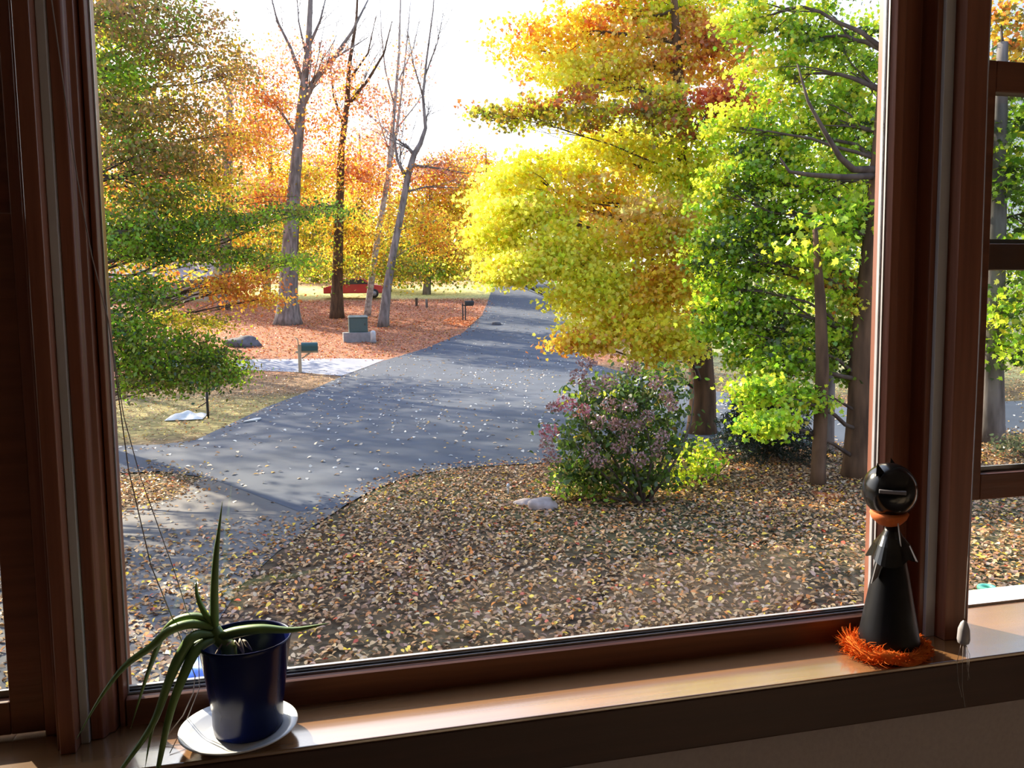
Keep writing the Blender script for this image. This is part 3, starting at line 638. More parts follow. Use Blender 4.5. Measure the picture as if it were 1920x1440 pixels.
# thin trunks between the two maples
gA = gnd(1533, 908); yA = gA[1]
tree('sapling', 'slim tree trunk in front of the street, left of the stout maple trunk', 'tree', [gA, at(1538, 800, yA), at(1542, 690, yA), at(1538, 560, yA), at(1528, 430, yA)], [.095,.085,.08,.065,.03],
     [px_blob(1530, 470, yA+.2, 60, 45, 420, GG), px_blob(1560, 410, yA+.3, 50, 40, 300, GL)], .085, MAPLE, M['bark_brown'], None, 4, bmat=M['twig'])
gB = gnd(1553, 850); yB = gB[1]
tree('sapling', 'dark slim trunk just behind the slim pale one by the street', 'tree', [gB, at(1556, 700, yB), at(1560, 560, yB), at(1575, 380, yB)], [.085,.08,.065,.04],
     [px_blob(1575, 420, yB, 60, 50, 500, GG), px_blob(1600, 350, yB, 50, 50, 400, GD)], .09, MAPLE, M['bark_grey'], None, 4, bmat=M['twig'])

# seen in the right window
gC = gnd(1858, 828); yC = gC[1]
cb = [(1890,30,.3,50,50,380,pal((GOLD,4),(ORG,2),(OLV,4))),(1905,100,.2,45,35,300,pal((ORG,3),(GOLD,3),(OLV,3))),(1890,240,0,50,60,500,GD),(1885,330,0,55,60,600,GD),(1900,480,-.2,50,60,500,GG),(1890,570,-.3,55,50,560,GG),(1895,650,-.4,45,40,380,GG),(1940,400,0,60,120,700,GD),(1960,150,0,60,120,600,GD)]
tree('shade_tree', 'dim tree behind the right window with green and orange leaves', 'tree', [gC, at(1860, 700, yC), at(1863, 560, yC), at(1870, 380, yC), at(1880, 80, yC)], [.22,.18,.17,.14,.08],
     [px_blob(a, b, yC+d, rx, ry, n, p) for a, b, d, rx, ry, n, p in cb], .095, MAPLE, M['bark_grey'], None, 6, bmat=M['twig'])

# the near left tree whose boughs hang in beside the left casing
yL = 11.2
PL = pal((OLV, 5), (BRN, 1.5), (TAN, 3), (GRN, 2)); PLg = pal((GRN, 4), (OLV, 3), (LIME, 1)); PLd = pal((GRN, 5), (DKG, 2), (OLV, 2)); PLo = pal((ORG, 5), (GOLD, 4)); PLt = pal((TAN, 5), (OLV, 3), (GOLD, 2), (BRN, 1)); PLy = pal((YEL, 3), (GOLD, 3), (OLV, 2))
l1 = [(230,30,0,70,45,650,PL),(300,20,.4,80,45,700,PL),(220,130,0,60,50,600,PLg),(310,110,.3,75,45,650,PLt),(390,60,.6,70,50,420,PLt),(240,215,0,70,45,700,PL),(340,210,.4,80,50,800,PLt),(430,140,.8,60,45,450,PLt),
      (260,290,0,80,45,900,PL),(360,290,.4,80,45,800,PLt),(450,250,.8,60,45,500,PLo),(290,370,0,100,34,800,pal((OLV,5),(GRN,3),(GOLD,1))),(410,350,.6,80,40,600,PLy),
      (240,430,-.3,60,45,700,PLd),(330,425,.1,90,28,750,PLd),(440,412,.5,90,16,520,PLd),(540,398,.9,80,13,400,PLd),(620,392,1.3,50,11,200,PLd),(300,468,0,110,22,750,PLd),(430,478,.5,90,16,480,PLd),(540,490,.9,60,14,260,PLg),
      (250,545,-.3,70,34,700,PLd),(430,535,.5,55,18,420,PLo),(490,560,.8,60,13,330,PLo),(470,520,.7,50,14,260,PLo),(240,620,-.4,60,45,780,PLd),(330,600,.1,60,14,240,PLy),(395,605,.4,40,10,150,PLy),
      (270,675,-.3,75,38,900,PLd),(350,655,0,75,34,850,PLd),(400,690,.2,50,30,560,PLd),(330,710,-.1,90,22,600,PLd),(430,700,.3,28,16,160,PLg),(230,720,-.4,40,16,160,PLg)]
blobs = [px_blob(a, b, yL + d*1.8, rx, ry, int(n*2.5), p) for a, b, d, rx, ry, n, p in l1]
gL = np.array((-4.35, yL + .3, 0.0))
T = [gL, gL+np.array((.05,0,1.6)), gL+np.array((.1,.05,3.5)), gL+np.array((.2,.1,5.6)), gL+np.array((.4,.1,8.4))]
blobs += [(gL+np.array((-1.2,.3,4.8)), (1.8,1.8,1.2), 3000, PL), (gL+np.array((-.3,.2,6.6)), (2.0,1.8,1.3), 4000, PL), (gL+np.array((.3,.2,8.4)), (1.7,1.7,1.2), 3000, PL), (gL+np.array((-1.6,.3,2.6)), (1.4,1.4,.9), 1800, PLd), (gL+np.array((.9,-.2,2.4)), (.7,.9,.6), 1300, PLd), (gL+np.array((.9,0,3.6)), (.7,.9,.6), 1400, PLd), (gL+np.array((.9,0,4.8)), (.75,.9,.6), 1400, PL), (gL+np.array((.9,0,6.0)), (.8,.9,.6), 1400, PL)]
tree('hornbeam_tree', 'green and olive tree whose boughs hang beside the left casing', 'tree', T, [.26,.2,.18,.14,.06], blobs, .053, OVAL, M['bark_grey'], None, 7, spread=.155, per=20, bden=2.0, bmat=M['twig'])

# the grove across the street
def far_tree(label, trunk_px, rad, blobs, y, size=.15, bark='bark_grey', extra=(), name='street_tree', twigs=5, per=12, spread=.42, dy=2.0, gain=3.4, bmat=None, group='trees across the street'):
    g = gnd(*trunk_px[0]) if y is None else None
    y = g[1] if g is not None else y
    T = [g if g is not None else np.array((*at(*trunk_px[0], y)[:2], float(gz(y))))] + [at(p[0], p[1], y) for p in trunk_px[1:]]
    B = [px_blob(a, b, y + d*dy, rx, ry, int(n*gain), p, rd=1.1) for a, b, d, rx, ry, n, p in blobs]
    E = [([at(p[0], p[1], y + (p[2] if len(p) > 2 else 0)) for p in e], [r0 * (1 - .8*i/(len(e)-1)) for i in range(len(e))]) for e, r0 in extra]
    return tree(name, label, 'tree', T, rad, B, size, DIAM, M[bark], group, twigs, spread=spread, extra=E, per=per, bmat=bmat, bden=gain, limb_twigs=16)
FO = pal((ORG, 4), (PINK, 3), (RUST, 2), (GOLD, 3)); FG = pal((GOLD, 4), (YEL, 3), (ORG, 1.5), (OLV, 1.5)); FP = pal((PINK, 6), ((.80,.45,.30), 3), (ORG, 2)); FGr = pal((OLV, 4), (GRN, 2), (GOLD, 2), (YG, 2.5)); FY = pal((YEL, 5), (GOLD, 3), (OLV, 1))  # pink tones put the grove's washed-out sun glare into the leaf colour
far_tree('stout trunk with flared roots, orange leaves, left of the green mailbox', [(540,607),(540,560),(543,480),(553,330),(565,200),(578,90),(585,-60)], [.72,.50,.43,.30,.22,.16,.09],
   [(500,190,.2,70,50,520,FO),(470,260,.4,70,45,480,FO),(540,110,.2,60,60,260,FP),(620,120,-.1,60,45,240,FP),(480,370,.3,80,45,620,FO),(610,230,0,45,60,260,FO),(560,440,.4,70,40,420,FGr),(450,130,.5,50,50,260,FO),(590,330,.4,60,40,350,FG)], None,
   extra=[([(565,200),(590,150),(625,110),(660,60),(690,0)], .20), ([(570,160),(545,90),(520,40),(505,-20)], .12), ([(578,90),(600,40),(615,-20)], .10), ([(560,260),(520,200),(490,170)], .10),([(575,110),(560,40),(556,-20)],.07),([(625,110),(650,95),(690,70)],.07)])
far_tree('brown trunk with rusty leaves behind the green utility box', [(632,596),(632,540),(636,400),(640,280),(650,200),(655,120),(668,40),(672,-40)], [.40,.31,.24,.18,.15,.11,.07,.04],
   [(640,300,.2,55,50,420,FO),(600,400,.5,80,50,620,FG),(690,330,.4,60,40,420,FO),(660,430,.3,70,40,480,FG),(640,500,.3,70,28,420,FGr),(700,190,.2,40,40,160,FP),(660,170,.2,40,50,200,FO)], None, bark='bark_brown',
   extra=[([(650,200),(690,150),(720,100),(735,40)], .12), ([(645,240),(625,180),(618,100)], .09), ([(655,150),(690,100),(705,30)], .08)])
far_tree('pale slender trunk rising behind the green utility box', [(688,592),(700,500),(712,420),(726,340),(732,280),(740,200),(748,100),(752,-30)], [.19,.17,.16,.15,.13,.10,.07,.03],
   [(745,160,.2,35,50,120,FP),(770,110,.2,30,40,60,FP),(720,240,.2,35,40,130,FP)], None, bark='bark_pale',
   extra=[([(726,340),(742,260),(752,180),(762,90),(770,0)], .10), ([(740,200),(722,130),(715,60),(712,-10)], .06), ([(748,150),(775,90),(790,20)], .05), ([(745,240),(785,190),(800,150)], .05), ([(732,290),(712,230),(700,170)],.05)])
far_tree('leaning grey trunk with bare top right of the pale one', [(718,612),(726,540),(738,470),(752,400),(765,330),(776,290),(788,270),(798,240),(793,180),(800,110),(812,20),(815,-30)], [.29,.22,.19,.17,.16,.15,.12,.09,.07,.05,.03,.02],
   [(800,330,.3,55,28,260,FO),(840,310,.3,40,26,160,FO),(780,420,.5,70,45,520,FG),(830,450,.6,60,40,420,FG),(760,500,.4,70,30,420,FGr)], None,
   extra=[([(765,340),(745,300),(738,250),(740,190)], .11), ([(776,290),(760,270),(752,290)], .12), ([(798,240),(800,220),(806,200)], .06), ([(793,180),(775,120),(765,60)], .05), ([(798,140),(820,80),(832,20)], .045), ([(770,310),(820,315),(880,326)], .09), ([(760,360),(800,350),(860,352)], .07)])
far_tree('dark trunk in shade far left in the grove', [(420,580),(422,520),(425,420),(428,300),(432,150)], [.42,.36,.32,.26,.12],
   [(400,330,.3,80,60,700,FO),(350,230,.3,70,60,420,FO),(450,420,.2,70,40,480,FG),(350,430,.5,80,50,620,FGr),(420,180,.3,60,50,280,FP)], None)
# a second row further back
k = 0
for lab, px, py, y, hgt, bl in [
    ('golden tree at the back of the grove behind the stout trunk', 500, 568, 64, 0, [(510,330,0,80,70,620,FG),(470,430,0,90,60,700,FG),(560,380,0,70,70,480,FG),(530,480,0,80,40,480,FGr),(430,270,0,60,60,300,FO),(540,230,0,60,60,260,FP)]),
    ('golden tree at the back between the brown and pale trunks', 668, 556, 66, 0, [(670,400,0,70,60,560,FG),(690,470,0,80,45,620,FG),(640,440,0,60,50,420,FG),(700,320,0,60,45,260,FO),(720,510,0,60,22,300,FGr),(690,260,0,50,40,160,FP)]),
    ('amber tree beyond the leaning trunk, nearest the street', 800, 556, 62, 0, [(800,380,0,70,50,520,FG),(850,400,0,60,55,520,FG),(830,320,0,60,36,320,FO),(870,350,0,45,45,300,FG),(790,460,0,80,40,520,FGr),(860,460,0,50,40,380,FG),(820,505,0,70,22,360,FGr)]),
    ('yellow tree where the street meets the sky', 905, 545, 74, 0, [(900,330,0,55,45,420,FY),(930,380,0,60,60,520,FY),(890,420,0,55,50,480,FG),(915,470,0,50,35,380,FY),(880,290,0,40,24,160,FO),(960,330,0,60,40,320,FY)]),
    ('orange tree at the back left of the grove', 330, 556, 62, 0, [(330,340,0,90,80,760,FO),(280,430,0,90,60,700,FGr),(380,420,0,80,60,620,FG),(250,330,0,70,80,480,FO)]),
    ('rusty tree behind the golden one, mid grove', 590, 552, 76, 0, [(590,300,0,80,60,420,FP),(580,420,0,90,60,620,FG),(640,350,0,70,60,420,FO),(600,500,0,100,36,560,FGr)]),
    ('yellow-green tree right of the street crest', 1075, 530, 80, 0, [(1060,430,0,60,60,520,FY),(1110,480,0,70,50,560,FY),(1040,500,0,40,28,260,FY),(1120,400,0,70,60,480,FY)]),
    ]:
    top = min(b[1] for b in bl)
    far_tree(lab, [(px, py), (px+4, (py*2+top)/3), (px+8, (py+2*top)/3), (px+6, top-10)], [.30,.24,.18,.06], bl, y, size=.22, spread=.6, per=14, dy=2, gain=4.5)
    k += 1

# the wood behind, left of the street and right of it
BD = [('far wood tree, olive, first from the left casing', 215, 98, 300, FGr), ('far wood tree, orange, second from the left casing', 300, 104, 270, FO), ('far wood tree, golden, third from the left casing', 390, 97, 320, FG),
      ('far wood tree, rusty, behind the stout flared trunk', 480, 106, 270, FO), ('far wood tree, olive gold, just right of the stout flared trunk', 565, 99, 310, FG), ('far wood tree, orange, behind the brown trunk', 650, 105, 290, FO),
      ('far wood tree, gold, behind the pale slender trunk', 730, 98, 330, FG), ('far wood tree, olive, beyond the leaning trunk', 800, 103, 340, FGr), ('far wood tree, amber, left of the street crest', 870, 108, 330, FO), ('far wood tree, yellow, over the street crest', 960, 112, 330, FY)]
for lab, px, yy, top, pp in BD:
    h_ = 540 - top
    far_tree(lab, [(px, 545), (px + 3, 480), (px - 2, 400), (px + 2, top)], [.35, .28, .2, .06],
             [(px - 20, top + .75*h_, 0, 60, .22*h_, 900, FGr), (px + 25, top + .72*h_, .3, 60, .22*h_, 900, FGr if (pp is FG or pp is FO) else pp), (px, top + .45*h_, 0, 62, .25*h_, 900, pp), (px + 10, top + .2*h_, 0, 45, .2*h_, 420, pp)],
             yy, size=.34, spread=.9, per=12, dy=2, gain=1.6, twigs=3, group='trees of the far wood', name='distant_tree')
GM = pal((YG, 4), (LIME, 3), (YEL, 2), (GRN, 3))
for lab, px, yy, base, top, pp in [('yellow-green tree beyond the street, behind the yellow maple', 1190, 48, 610, 180, GM), ('green tree beyond the street, behind the green maple', 1420, 40, 640, 120, GG), ('green and gold tree beyond the street, near the right casing', 1580, 44, 625, 60, GM), ('dark green tree beyond the street, seen in the right window', 1860, 46, 640, 60, GD)]:
    h_ = base - top
    far_tree(lab, [(px, base), (px + 3, base - .3*h_), (px - 2, base - .6*h_), (px + 2, top)], [.25, .2, .15, .05],
             [(px - 60, top + .8*h_, 0, 90, .18*h_, 900, pp), (px + 60, top + .75*h_, .3, 90, .2*h_, 900, pp), (px, top + .45*h_, 0, 110, .24*h_, 1300, pp), (px + 10, top + .15*h_, 0, 80, .2*h_, 800, pp)],
             yy, size=.2, spread=.5, per=14, dy=2, gain=1.8, group=None, name='street_tree')
# trees added to shade the lawn and the street, mostly left of the view
def shade_tree(label, x, y, h, cr, n, pp, lo_=.38, hi_=.92):
    b = np.array((x, y, float(gz(y)))); T = [b, b + np.array((.1,0,h*.3)), b + np.array((0,.1,h*.6)), b + np.array((.1,0,h*.95))]
    B = []
    for k in range(7):
        th = k*2.4; f = lo_ + (hi_ - lo_)*k/6; rr_ = cr * (.62 if k < 5 else .25)
        B.append((b + np.array((math.cos(th)*rr_, math.sin(th)*rr_, h*f)), (cr*.62, cr*.62, h*.13), n, pp))
    tree('street_tree', label, 'tree', T, [.28,.22,.17,.05], B, .17, DIAM, M['bark_grey'], None, 5, spread=.4, per=14, bmat=M['twig'])
shade_tree('added olive shade tree with sparse high crown behind the hanging boughs', -5.9, 18.6, 13, 3.0, 1000, FGr, .56, .92)
shade_tree('added orange shade tree past the left casing, by the far driveway', -12.2, 35.5, 17, 4.4, 1800, FO, .3, .92)
shade_tree('added golden shade tree beside the far driveway at the left edge', -8.4, 37, 16.5, 3.6, 1700, FG, .25, .93)

# ------------------------------------------------------------------ shrubs
def shrub(name, label, base, blobs, size, tmpl, stems, mat='twig', extra_parts=None, cat='shrub', spread=.12, per=9, group=None):
    t = thing(name, label, cat, base, group)
    m = MB()
    for (c, r, n, _) in blobs:
        for k in range(stems):
            e = np.asarray(c) + rng.normal(size=3) * np.asarray(r) * .4
            m.tube(path_curve(base + np.array((rng.normal()*.05, rng.normal()*.05, -.05)), e, .05, 5, .06), [.018,.016,.013,.010,.007,.004], 5)
    m.build('stem', M[mat], t)
    P, C, S = spray_points(blobs, per, spread)
    k = P[:, 2] > gz(P[:, 1]) + .03
    leaf_mesh('foliage', P[k], size, C[k], tmpl, M['leaf'], t)
    return t
gH = gnd(1205, 944); yH = gH[1]
HG = (.09, .155, .02); HP = pal((HG, 5), (DKG, 4), (OLV, .8), (YG, .5)); HD = pal((DKG, 5), (HG, 4), (OLV, .4))
hb = [(1130,760,.1,75,60,900,HP),(1200,740,.2,70,60,800,HD),(1180,830,0,90,60,1100,HP),(1090,830,.1,55,55,650,HD),(1080,885,.1,55,34,520,HD),(1160,900,-.1,80,28,520,HP),(1250,820,.2,50,60,520,HP),(1230,890,-.1,50,30,300,HP),(1250,720,.3,40,40,320,HD)]
hyd = shrub('hydrangea_bush', 'tall hydrangea bush with dried pinkish flower heads by the street edge', gH, [px_blob(a, b, yH+.35+d, rx, ry, n, p) for a, b, d, rx, ry, n, p in hb], .075, OVAL, 2)
fl = [(1085,705,20,14),(1110,728,22,16),(1140,715,20,14),(1060,758,24,14),(1040,762,16,10),(1090,770,20,16),(1145,760,20,16),(1185,690,18,14),(1230,718,16,13),(1250,740,16,12),(1030,810,20,14),(1025,835,16,16),(1035,860,16,14),(1165,800,20,15),(1120,790,20,15),(1195,800,18,14),(1150,795,14,12),(1175,825,18,14),(1110,845,22,16),(1240,820,18,14),(1235,845,18,14),(1160,840,16,12),(1200,862,20,14),(1120,865,18,12),(1100,680,22,10),(1260,760,14,12),(1215,780,14,12),(1180,760,16,12)]
for i, (a, b, rx, ry) in enumerate(fl):
    c, r, n, _ = px_blob(a, b, yH - .42 + .3*random.random(), rx, ry, 1, PY)
    d = rng.normal(size=(90, 3)); d /= np.linalg.norm(d, axis=1)[:, None]
    P = c + d * (rng.random((90, 1)) ** .3) * np.array((r[0], .09, r[2] * 1.1))
    redd = a < 1100 and random.random() < .55
    base = np.array((.40, .13, .15)) if redd else np.array((.27, .155, .145))
    f_ = leaf_mesh('flower_head', P, .038, base * (.7 + .6*rng.random((90, 1))), OVAL, M['litter'], hyd)
gH2 = gnd(1300, 905); yH2 = gH2[1]
shrub('lime_shrub', 'sunny light green shrub at the foot of the yellow maple', gH2, [px_blob(1300, 850, yH2, 42, 32, 420, pal((LIME, 5), (YG, 2), (GRN, 2))), px_blob(1270, 885, yH2-.1, 45, 22, 260, pal((LIME, 4), (YG, 3))), px_blob(1325, 880, yH2, 28, 25, 170, pal((LIME, 3), (GRN, 3)))], .07, OVAL, 2)
gS0 = gnd(1060, 935)
shrub('ground_shrub', 'low leafy shrub at the left foot of the hydrangea', gS0, [px_blob(1080, 905, gS0[1], 40, 20, 260, pal((GRN, 4), (OLV, 2), (LIME, 1))), px_blob(1120, 920, gS0[1]-.1, 45, 16, 240, pal((OLV, 3), (GRN, 4)))], .06, OVAL, 2)
gS1 = gnd(1905, 858)
shrub('ground_shrub', 'low grey-green shrub seen through the right window', gS1, [px_blob(1905, 835, gS1[1], 40, 24, 340, pal(((.10,.13,.07), 4), ((.14,.15,.09), 2))), px_blob(1950, 830, gS1[1], 40, 28, 300, pal(((.10,.13,.07), 4), ((.14,.15,.09), 2)))], .06, OVAL, 2)
# small spruce: whorls of drooping boughs with needles
gP = gnd(1435, 858)
sp = thing('spruce_sapling', 'small dark spruce behind the low lime-green maple bough', 'shrub', gP)
sc_ = depth(gP) / F; hs = 165 * sc_
MB().tube([gP - np.array((0, 0, .05)), gP + np.array((0, 0, hs))], [.05, .008], 7).build('trunk', M['twig'], sp)
bw = MB(); NP = []
for lev in range(11):
    f = lev / 11; zz = .10 + hs * f; R_ = 125 * sc_ * (1 - f) ** .8
    for k in range(9):
        th = 2*PI*(k + .5*(lev % 2))/9 + rng.normal()*.1; L = R_ * random.uniform(.8, 1.1)
        pts = [gP + np.array((math.cos(th)*L*t, math.sin(th)*L*t, zz - .18*L*t*t + .06*t)) for t in np.linspace(0, 1, 5)]
        bw.tube(pts, [.012,.010,.008,.006,.003], 4)
        for t in np.linspace(.15, 1, 26):
            c = gP + np.array((math.cos(th)*L*t, math.sin(th)*L*t, zz - .18*L*t*t + .06*t))
            NP += list(c + rng.normal(size=(8, 3)) * np.array((.05, .05, .03)))
bw.build('bough', M['twig'], sp); NP = np.array(NP); NP = NP[NP[:, 2] > .03]
leaf_mesh('needles', NP, .075, np.array((.016, .034, .020)) * (.7 + .6*rng.random((len(NP), 1))), np.array([(0,0),(.10,.5),(0,1),(-.10,.5)], float), M['leaf'], sp)
# bushes along the far yards
for a, b, rx, ry, lab, pp in [(760,535,50,16,'low dark bush on the far bright lawn, left one',FGr),(815,530,55,18,'dark green bush on the far bright lawn, middle one',pal((GRN,4),(OLV,3))),(880,528,32,16,'yellow-green bush on the far bright lawn, nearest the street',FGr),(1000,505,60,14,'dark bushes at the crest of the street',pal((DKG,3),(GRN,3)))]:
    yy = 78 if a < 950 else 92
    c = at(a, b, yy); g_ = np.array((c[0], yy, float(gz(yy))))
    shrub('yard_bush', lab, g_, [px_blob(a, b, yy, rx, ry, 700, pp), px_blob(a, b + ry, yy, rx, ry, 300, pp)], .26, DIAM, 2, spread=.4)

# ------------------------------------------------------------------ yard things
def sphere_rock(name, label, px, py, rx, ry, mat, cat='rock', depth_r=None):
    g = gnd(px, py); s = depth(g) / F
    bm = bmesh.new(); bmesh.ops.create_icosphere(bm, subdivisions=3, radius=1)
    ph = rng.random(6) * 6
    for v in bm.verts:
        f = 1 + .13*math.sin(3*v.co.x+ph[0])*math.sin(2.6*v.co.y+ph[1]) + .10*math.sin(5*v.co.z+ph[2]+2*v.co.x)
        v.co = Vector((v.co.x*f*rx*s, v.co.y*f*(depth_r or rx*s*.7), max(-.25, v.co.z*f)*ry*s*1.1))
    me = bpy.data.meshes.new(name); bm.to_mesh(me); bm.free()
    for p in me.polygons: p.use_smooth = True
    o = mk(name, me, mat); o.location = (g[0], g[1], g[2] + .06*ry*s); return tag(o, label, cat)
sphere_rock('boulder', 'pale boulder on the leafy lawn left of the hydrangea', 1018, 952, 27, 20, M['rock'])
sphere_rock('stone', 'flat stone beside the pale boulder on the lawn', 984, 945, 20, 9, M['rock'])
sphere_rock('boulder', 'long dark boulder on the verge by the far driveway', 455, 648, 32, 17, M['dark_rock'])
sphere_rock('stone', 'small dark stone at the street edge below the black mailbox', 930, 609, 9, 6, M['dark_rock'])

g = gnd(953, 925); s = depth(g) / F
mk_ = thing('garden_marker', 'small white stake standing in the leaves by the street edge', 'garden stake', g)
MB().tube([g - np.array((0,0,.03)), g + np.array((0,0,12*s))], .008, 6).build('stake', M['white_plastic'], mk_)
MB().lathe([(0,0),(.018,.004),(.022,.03),(.012,.05),(0,.055)], g + np.array((0,0,11*s)), 14).build('cap', M['white_plastic'], mk_)

g = gnd(563, 698); s = depth(g) / F
mb = thing('mailbox', 'green mailbox on a pale wooden post by the far driveway', 'mailbox', g)
MB().box(g + np.array((-.055,-.055,-.2)), g + np.array((.055,.055,52*s))).build('post', M['post_wood'], mb, .006)
MB().box(g + np.array((-.12,-.05,36*s)), g + np.array((34*s,.05,40*s))).build('arm', M['post_wood'], mb, .004)
MB().tube([g + np.array((4*s,0,26*s)), g + np.array((20*s,0,37*s))], .025, 4).build('brace', M['post_wood'], mb)
x0_, x1_ = g[0] - .0 + .06, g[0] + 33*s
def box_body(x0, x1, yc, zb, wd, ht, mbx):
    V = []; n = 12
    prof = [(-wd/2, 0), (wd/2, 0)] + [(wd/2*math.cos(PI*k/n), ht - wd/2 + wd/2*math.sin(PI*k/n)) for k in range(n+1)]
    k = len(prof)
    V = [(x0, yc+p[0], zb+p[1]) for p in prof] + [(x1, yc+p[0], zb+p[1]) for p in prof]
    return mbx.add(V, [(i, (i+1) % k, (i+1) % k + k, i+k) for i in range(k)] + [tuple(range(k-1, -1, -1)), tuple(range(k, 2*k))])
bd = box_body(x0_, x1_, g[1], g[2] + 40*s, 15*s, 16*s, MB()).build('box', M['mail_green'], mb)
MB().box((x1_, g[1]-7*s, g[2]+40.5*s), (x1_+.012, g[1]+7*s, g[2]+54*s)).build('door', M['mail_green'], bd)
MB().tube([g + np.array((-.02,-.06,50*s)), g + np.array((-.05,-.06,62*s)), g + np.array((-.14,-.06,66*s))], .018, 5).build('post_finial', M['post_wood'], mb)

g = gnd(868, 602); s = depth(g) / F
b2 = thing('mailbox', 'black mailbox on black posts in the orange leaf ring by the street', 'mailbox', g)
for dx in (0, 5*s): MB().box(g + np.array((dx-.03,-.03,-.1)), g + np.array((dx+.03,.03,33*s))).build('post', M['black_metal'], b2)
MB().box(g + np.array((-.05,-.04,28*s)), g + np.array((20*s,.04,30*s))).build('arm', M['black_metal'], b2)
box_body(g[0]+4*s, g[0]+21*s, g[1], g[2]+30*s, 7*s, 8*s, MB()).build('box', M['black_metal'], b2)
MB().box(g + np.array((17*s,-.02,36*s)), g + np.array((19*s,.02,42*s))).build('flag', M['black_metal'], b2)
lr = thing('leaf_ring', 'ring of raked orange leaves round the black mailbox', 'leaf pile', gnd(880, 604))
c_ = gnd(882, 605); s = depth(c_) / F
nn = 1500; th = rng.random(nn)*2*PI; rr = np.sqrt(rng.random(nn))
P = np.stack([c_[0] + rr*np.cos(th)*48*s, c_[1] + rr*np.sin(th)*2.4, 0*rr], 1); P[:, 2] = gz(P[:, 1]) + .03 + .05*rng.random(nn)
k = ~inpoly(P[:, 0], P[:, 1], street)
o = leaf_mesh('leaf_heap', P[k], .12, np.array((.85,.36,.16)) * (.7+.5*rng.random((k.sum(), 1))), OVAL, M['litter'], lr, 1, .3, True)  # orange brightened so the leaf colour carries the sunlight on the ring

g = gnd(672, 638); s = depth(g) / F
ub = thing('utility_box', 'green utility transformer box on a concrete pad', 'utility box', g)
MB().box(g + np.array((-28*s,-.6,-.1)), g + np.array((28*s,.7,15*s))).build('pad', M['concrete'], ub, .01)
MB().box(g + np.array((-17*s,-.4,15*s)), g + np.array((17*s,.5,43*s))).build('cabinet', M['green_box'], ub, .015); ucab = bpy.context.scene.objects['cabinet']
MB().box(g + np.array((-15*s,-.412,17*s)), g + np.array((15*s,-.398,41*s))).build('door', M['green_box'], ucab, .006)
MB().box(g + np.array((11*s,-.43,28*s)), g + np.array((12.5*s,-.411,32*s))).build('handle', M['black_metal'], ucab)
MB().add([g+np.array(p) for p in ((-18*s,-.45,43*s),(18*s,-.45,43*s),(18*s,.55,43*s),(-18*s,.55,43*s),(-16*s,-.2,47*s),(16*s,-.2,47*s),(16*s,.45,47*s),(-16*s,.45,47*s))],
         [(0,3,2,1),(4,5,6,7),(0,1,5,4),(1,2,6,5),(2,3,7,6),(3,0,4,7)]).build('lid', M['green_lid'], ub)
g = gnd(700, 643); s = depth(g) / F
up_ = thing('utility_pedestal', 'short white utility pedestal right of the green box', 'utility pedestal', g)
MB().lathe([(0,-.05),(5*s,-.05),(5*s,19*s),(4.5*s,21.5*s),(2.5*s,23*s),(0,23.3*s)], g, 16).build('post', M['white_plastic'], up_)
MB().lathe([(5.4*s,0),(6*s,0),(6*s,4*s),(5.2*s,5*s)], g, 16).build('base_collar', M['concrete'], up_)
for px, py, lab in ((781, 574, 'dark fence post on the far lawn, left of a pair'), (800, 576, 'grey fence post on the far lawn, right of a pair')):
    g = gnd(px, py); s = depth(g) / F
    tag(MB().box(g + np.array((-2.2*s,-.06,-.1)), g + np.array((2.2*s,.06,15*s))).build('fence_post', M['bark_grey' if px > 790 else 'twig']), lab, 'post', 'posts on the far lawn')
g = gnd(390, 783); s = depth(g) / F
pole = thing('marker_pole', 'thin black pole with an angled stay under the green bough', 'pole', g)
MB().tube([g - np.array((0,0,.1)), g + np.array((0,0,80*s))], .028, 8).build('pole', M['black_metal'], pole)
MB().tube([g + np.array((-16*s,0,20*s)), g + np.array((0,0,30*s))], .012, 6).build('stay', M['black_metal'], pole)
# a crumpled pale bag lying at the pole's foot
g = gnd(350, 783); s = depth(g) / F
bm = bmesh.new(); bmesh.ops.create_grid(bm, x_segments=26, y_segments=14, size=1)
for v in bm.verts:
    x, y = v.co.x, v.co.y; e = max(0, 1 - max(abs(x), abs(y)) ** 4)
    h = (.5 + .35*math.sin(3.1*x+1)*math.sin(2.3*y) + .3*math.sin(7*x+3*y) + .9*math.exp(-((x+.15)**2+y*y)*9)) * e
    v.co = Vector((x*33*s, y*.45, max(.0, h)*9*s + .012))
me = bpy.data.meshes.new('crumpled_bag'); bm.to_mesh(me); bm.free()
o = mk('crumpled_bag', me, M['white_plastic']); o.location = tuple(g)
so = o.modifiers.new('solid', 'SOLIDIFY'); so.thickness = .01
tag(o, 'crumpled white bag lying on the grass at the black pole', 'bag')
# a patch of scattered paper on the street
g = gnd(473, 791); s = depth(g) / F
V = []; 
pp_ = [(-16,-4),(-4,-1),(4,0),(13,4),(15,8),(4,7),(-3,4),(-13,-1)]
V = [(g[0]+a*s, g[1]+b*s*4, .026) for a, b in pp_] + [(g[0]+a*s*.95, g[1]+b*s*3.8, .040 + .02*abs(math.sin(a))) for a, b in pp_]
n = len(pp_)
tag(MB().add(V, [tuple(range(n-1,-1,-1)), tuple(range(n, 2*n))] + [(i, (i+1) % n, (i+1) % n+n, i+n) for i in range(n)]).build('paper_scrap', M['white_plastic']), 'pale flattened scrap lying on the asphalt near the left verge', 'scrap')
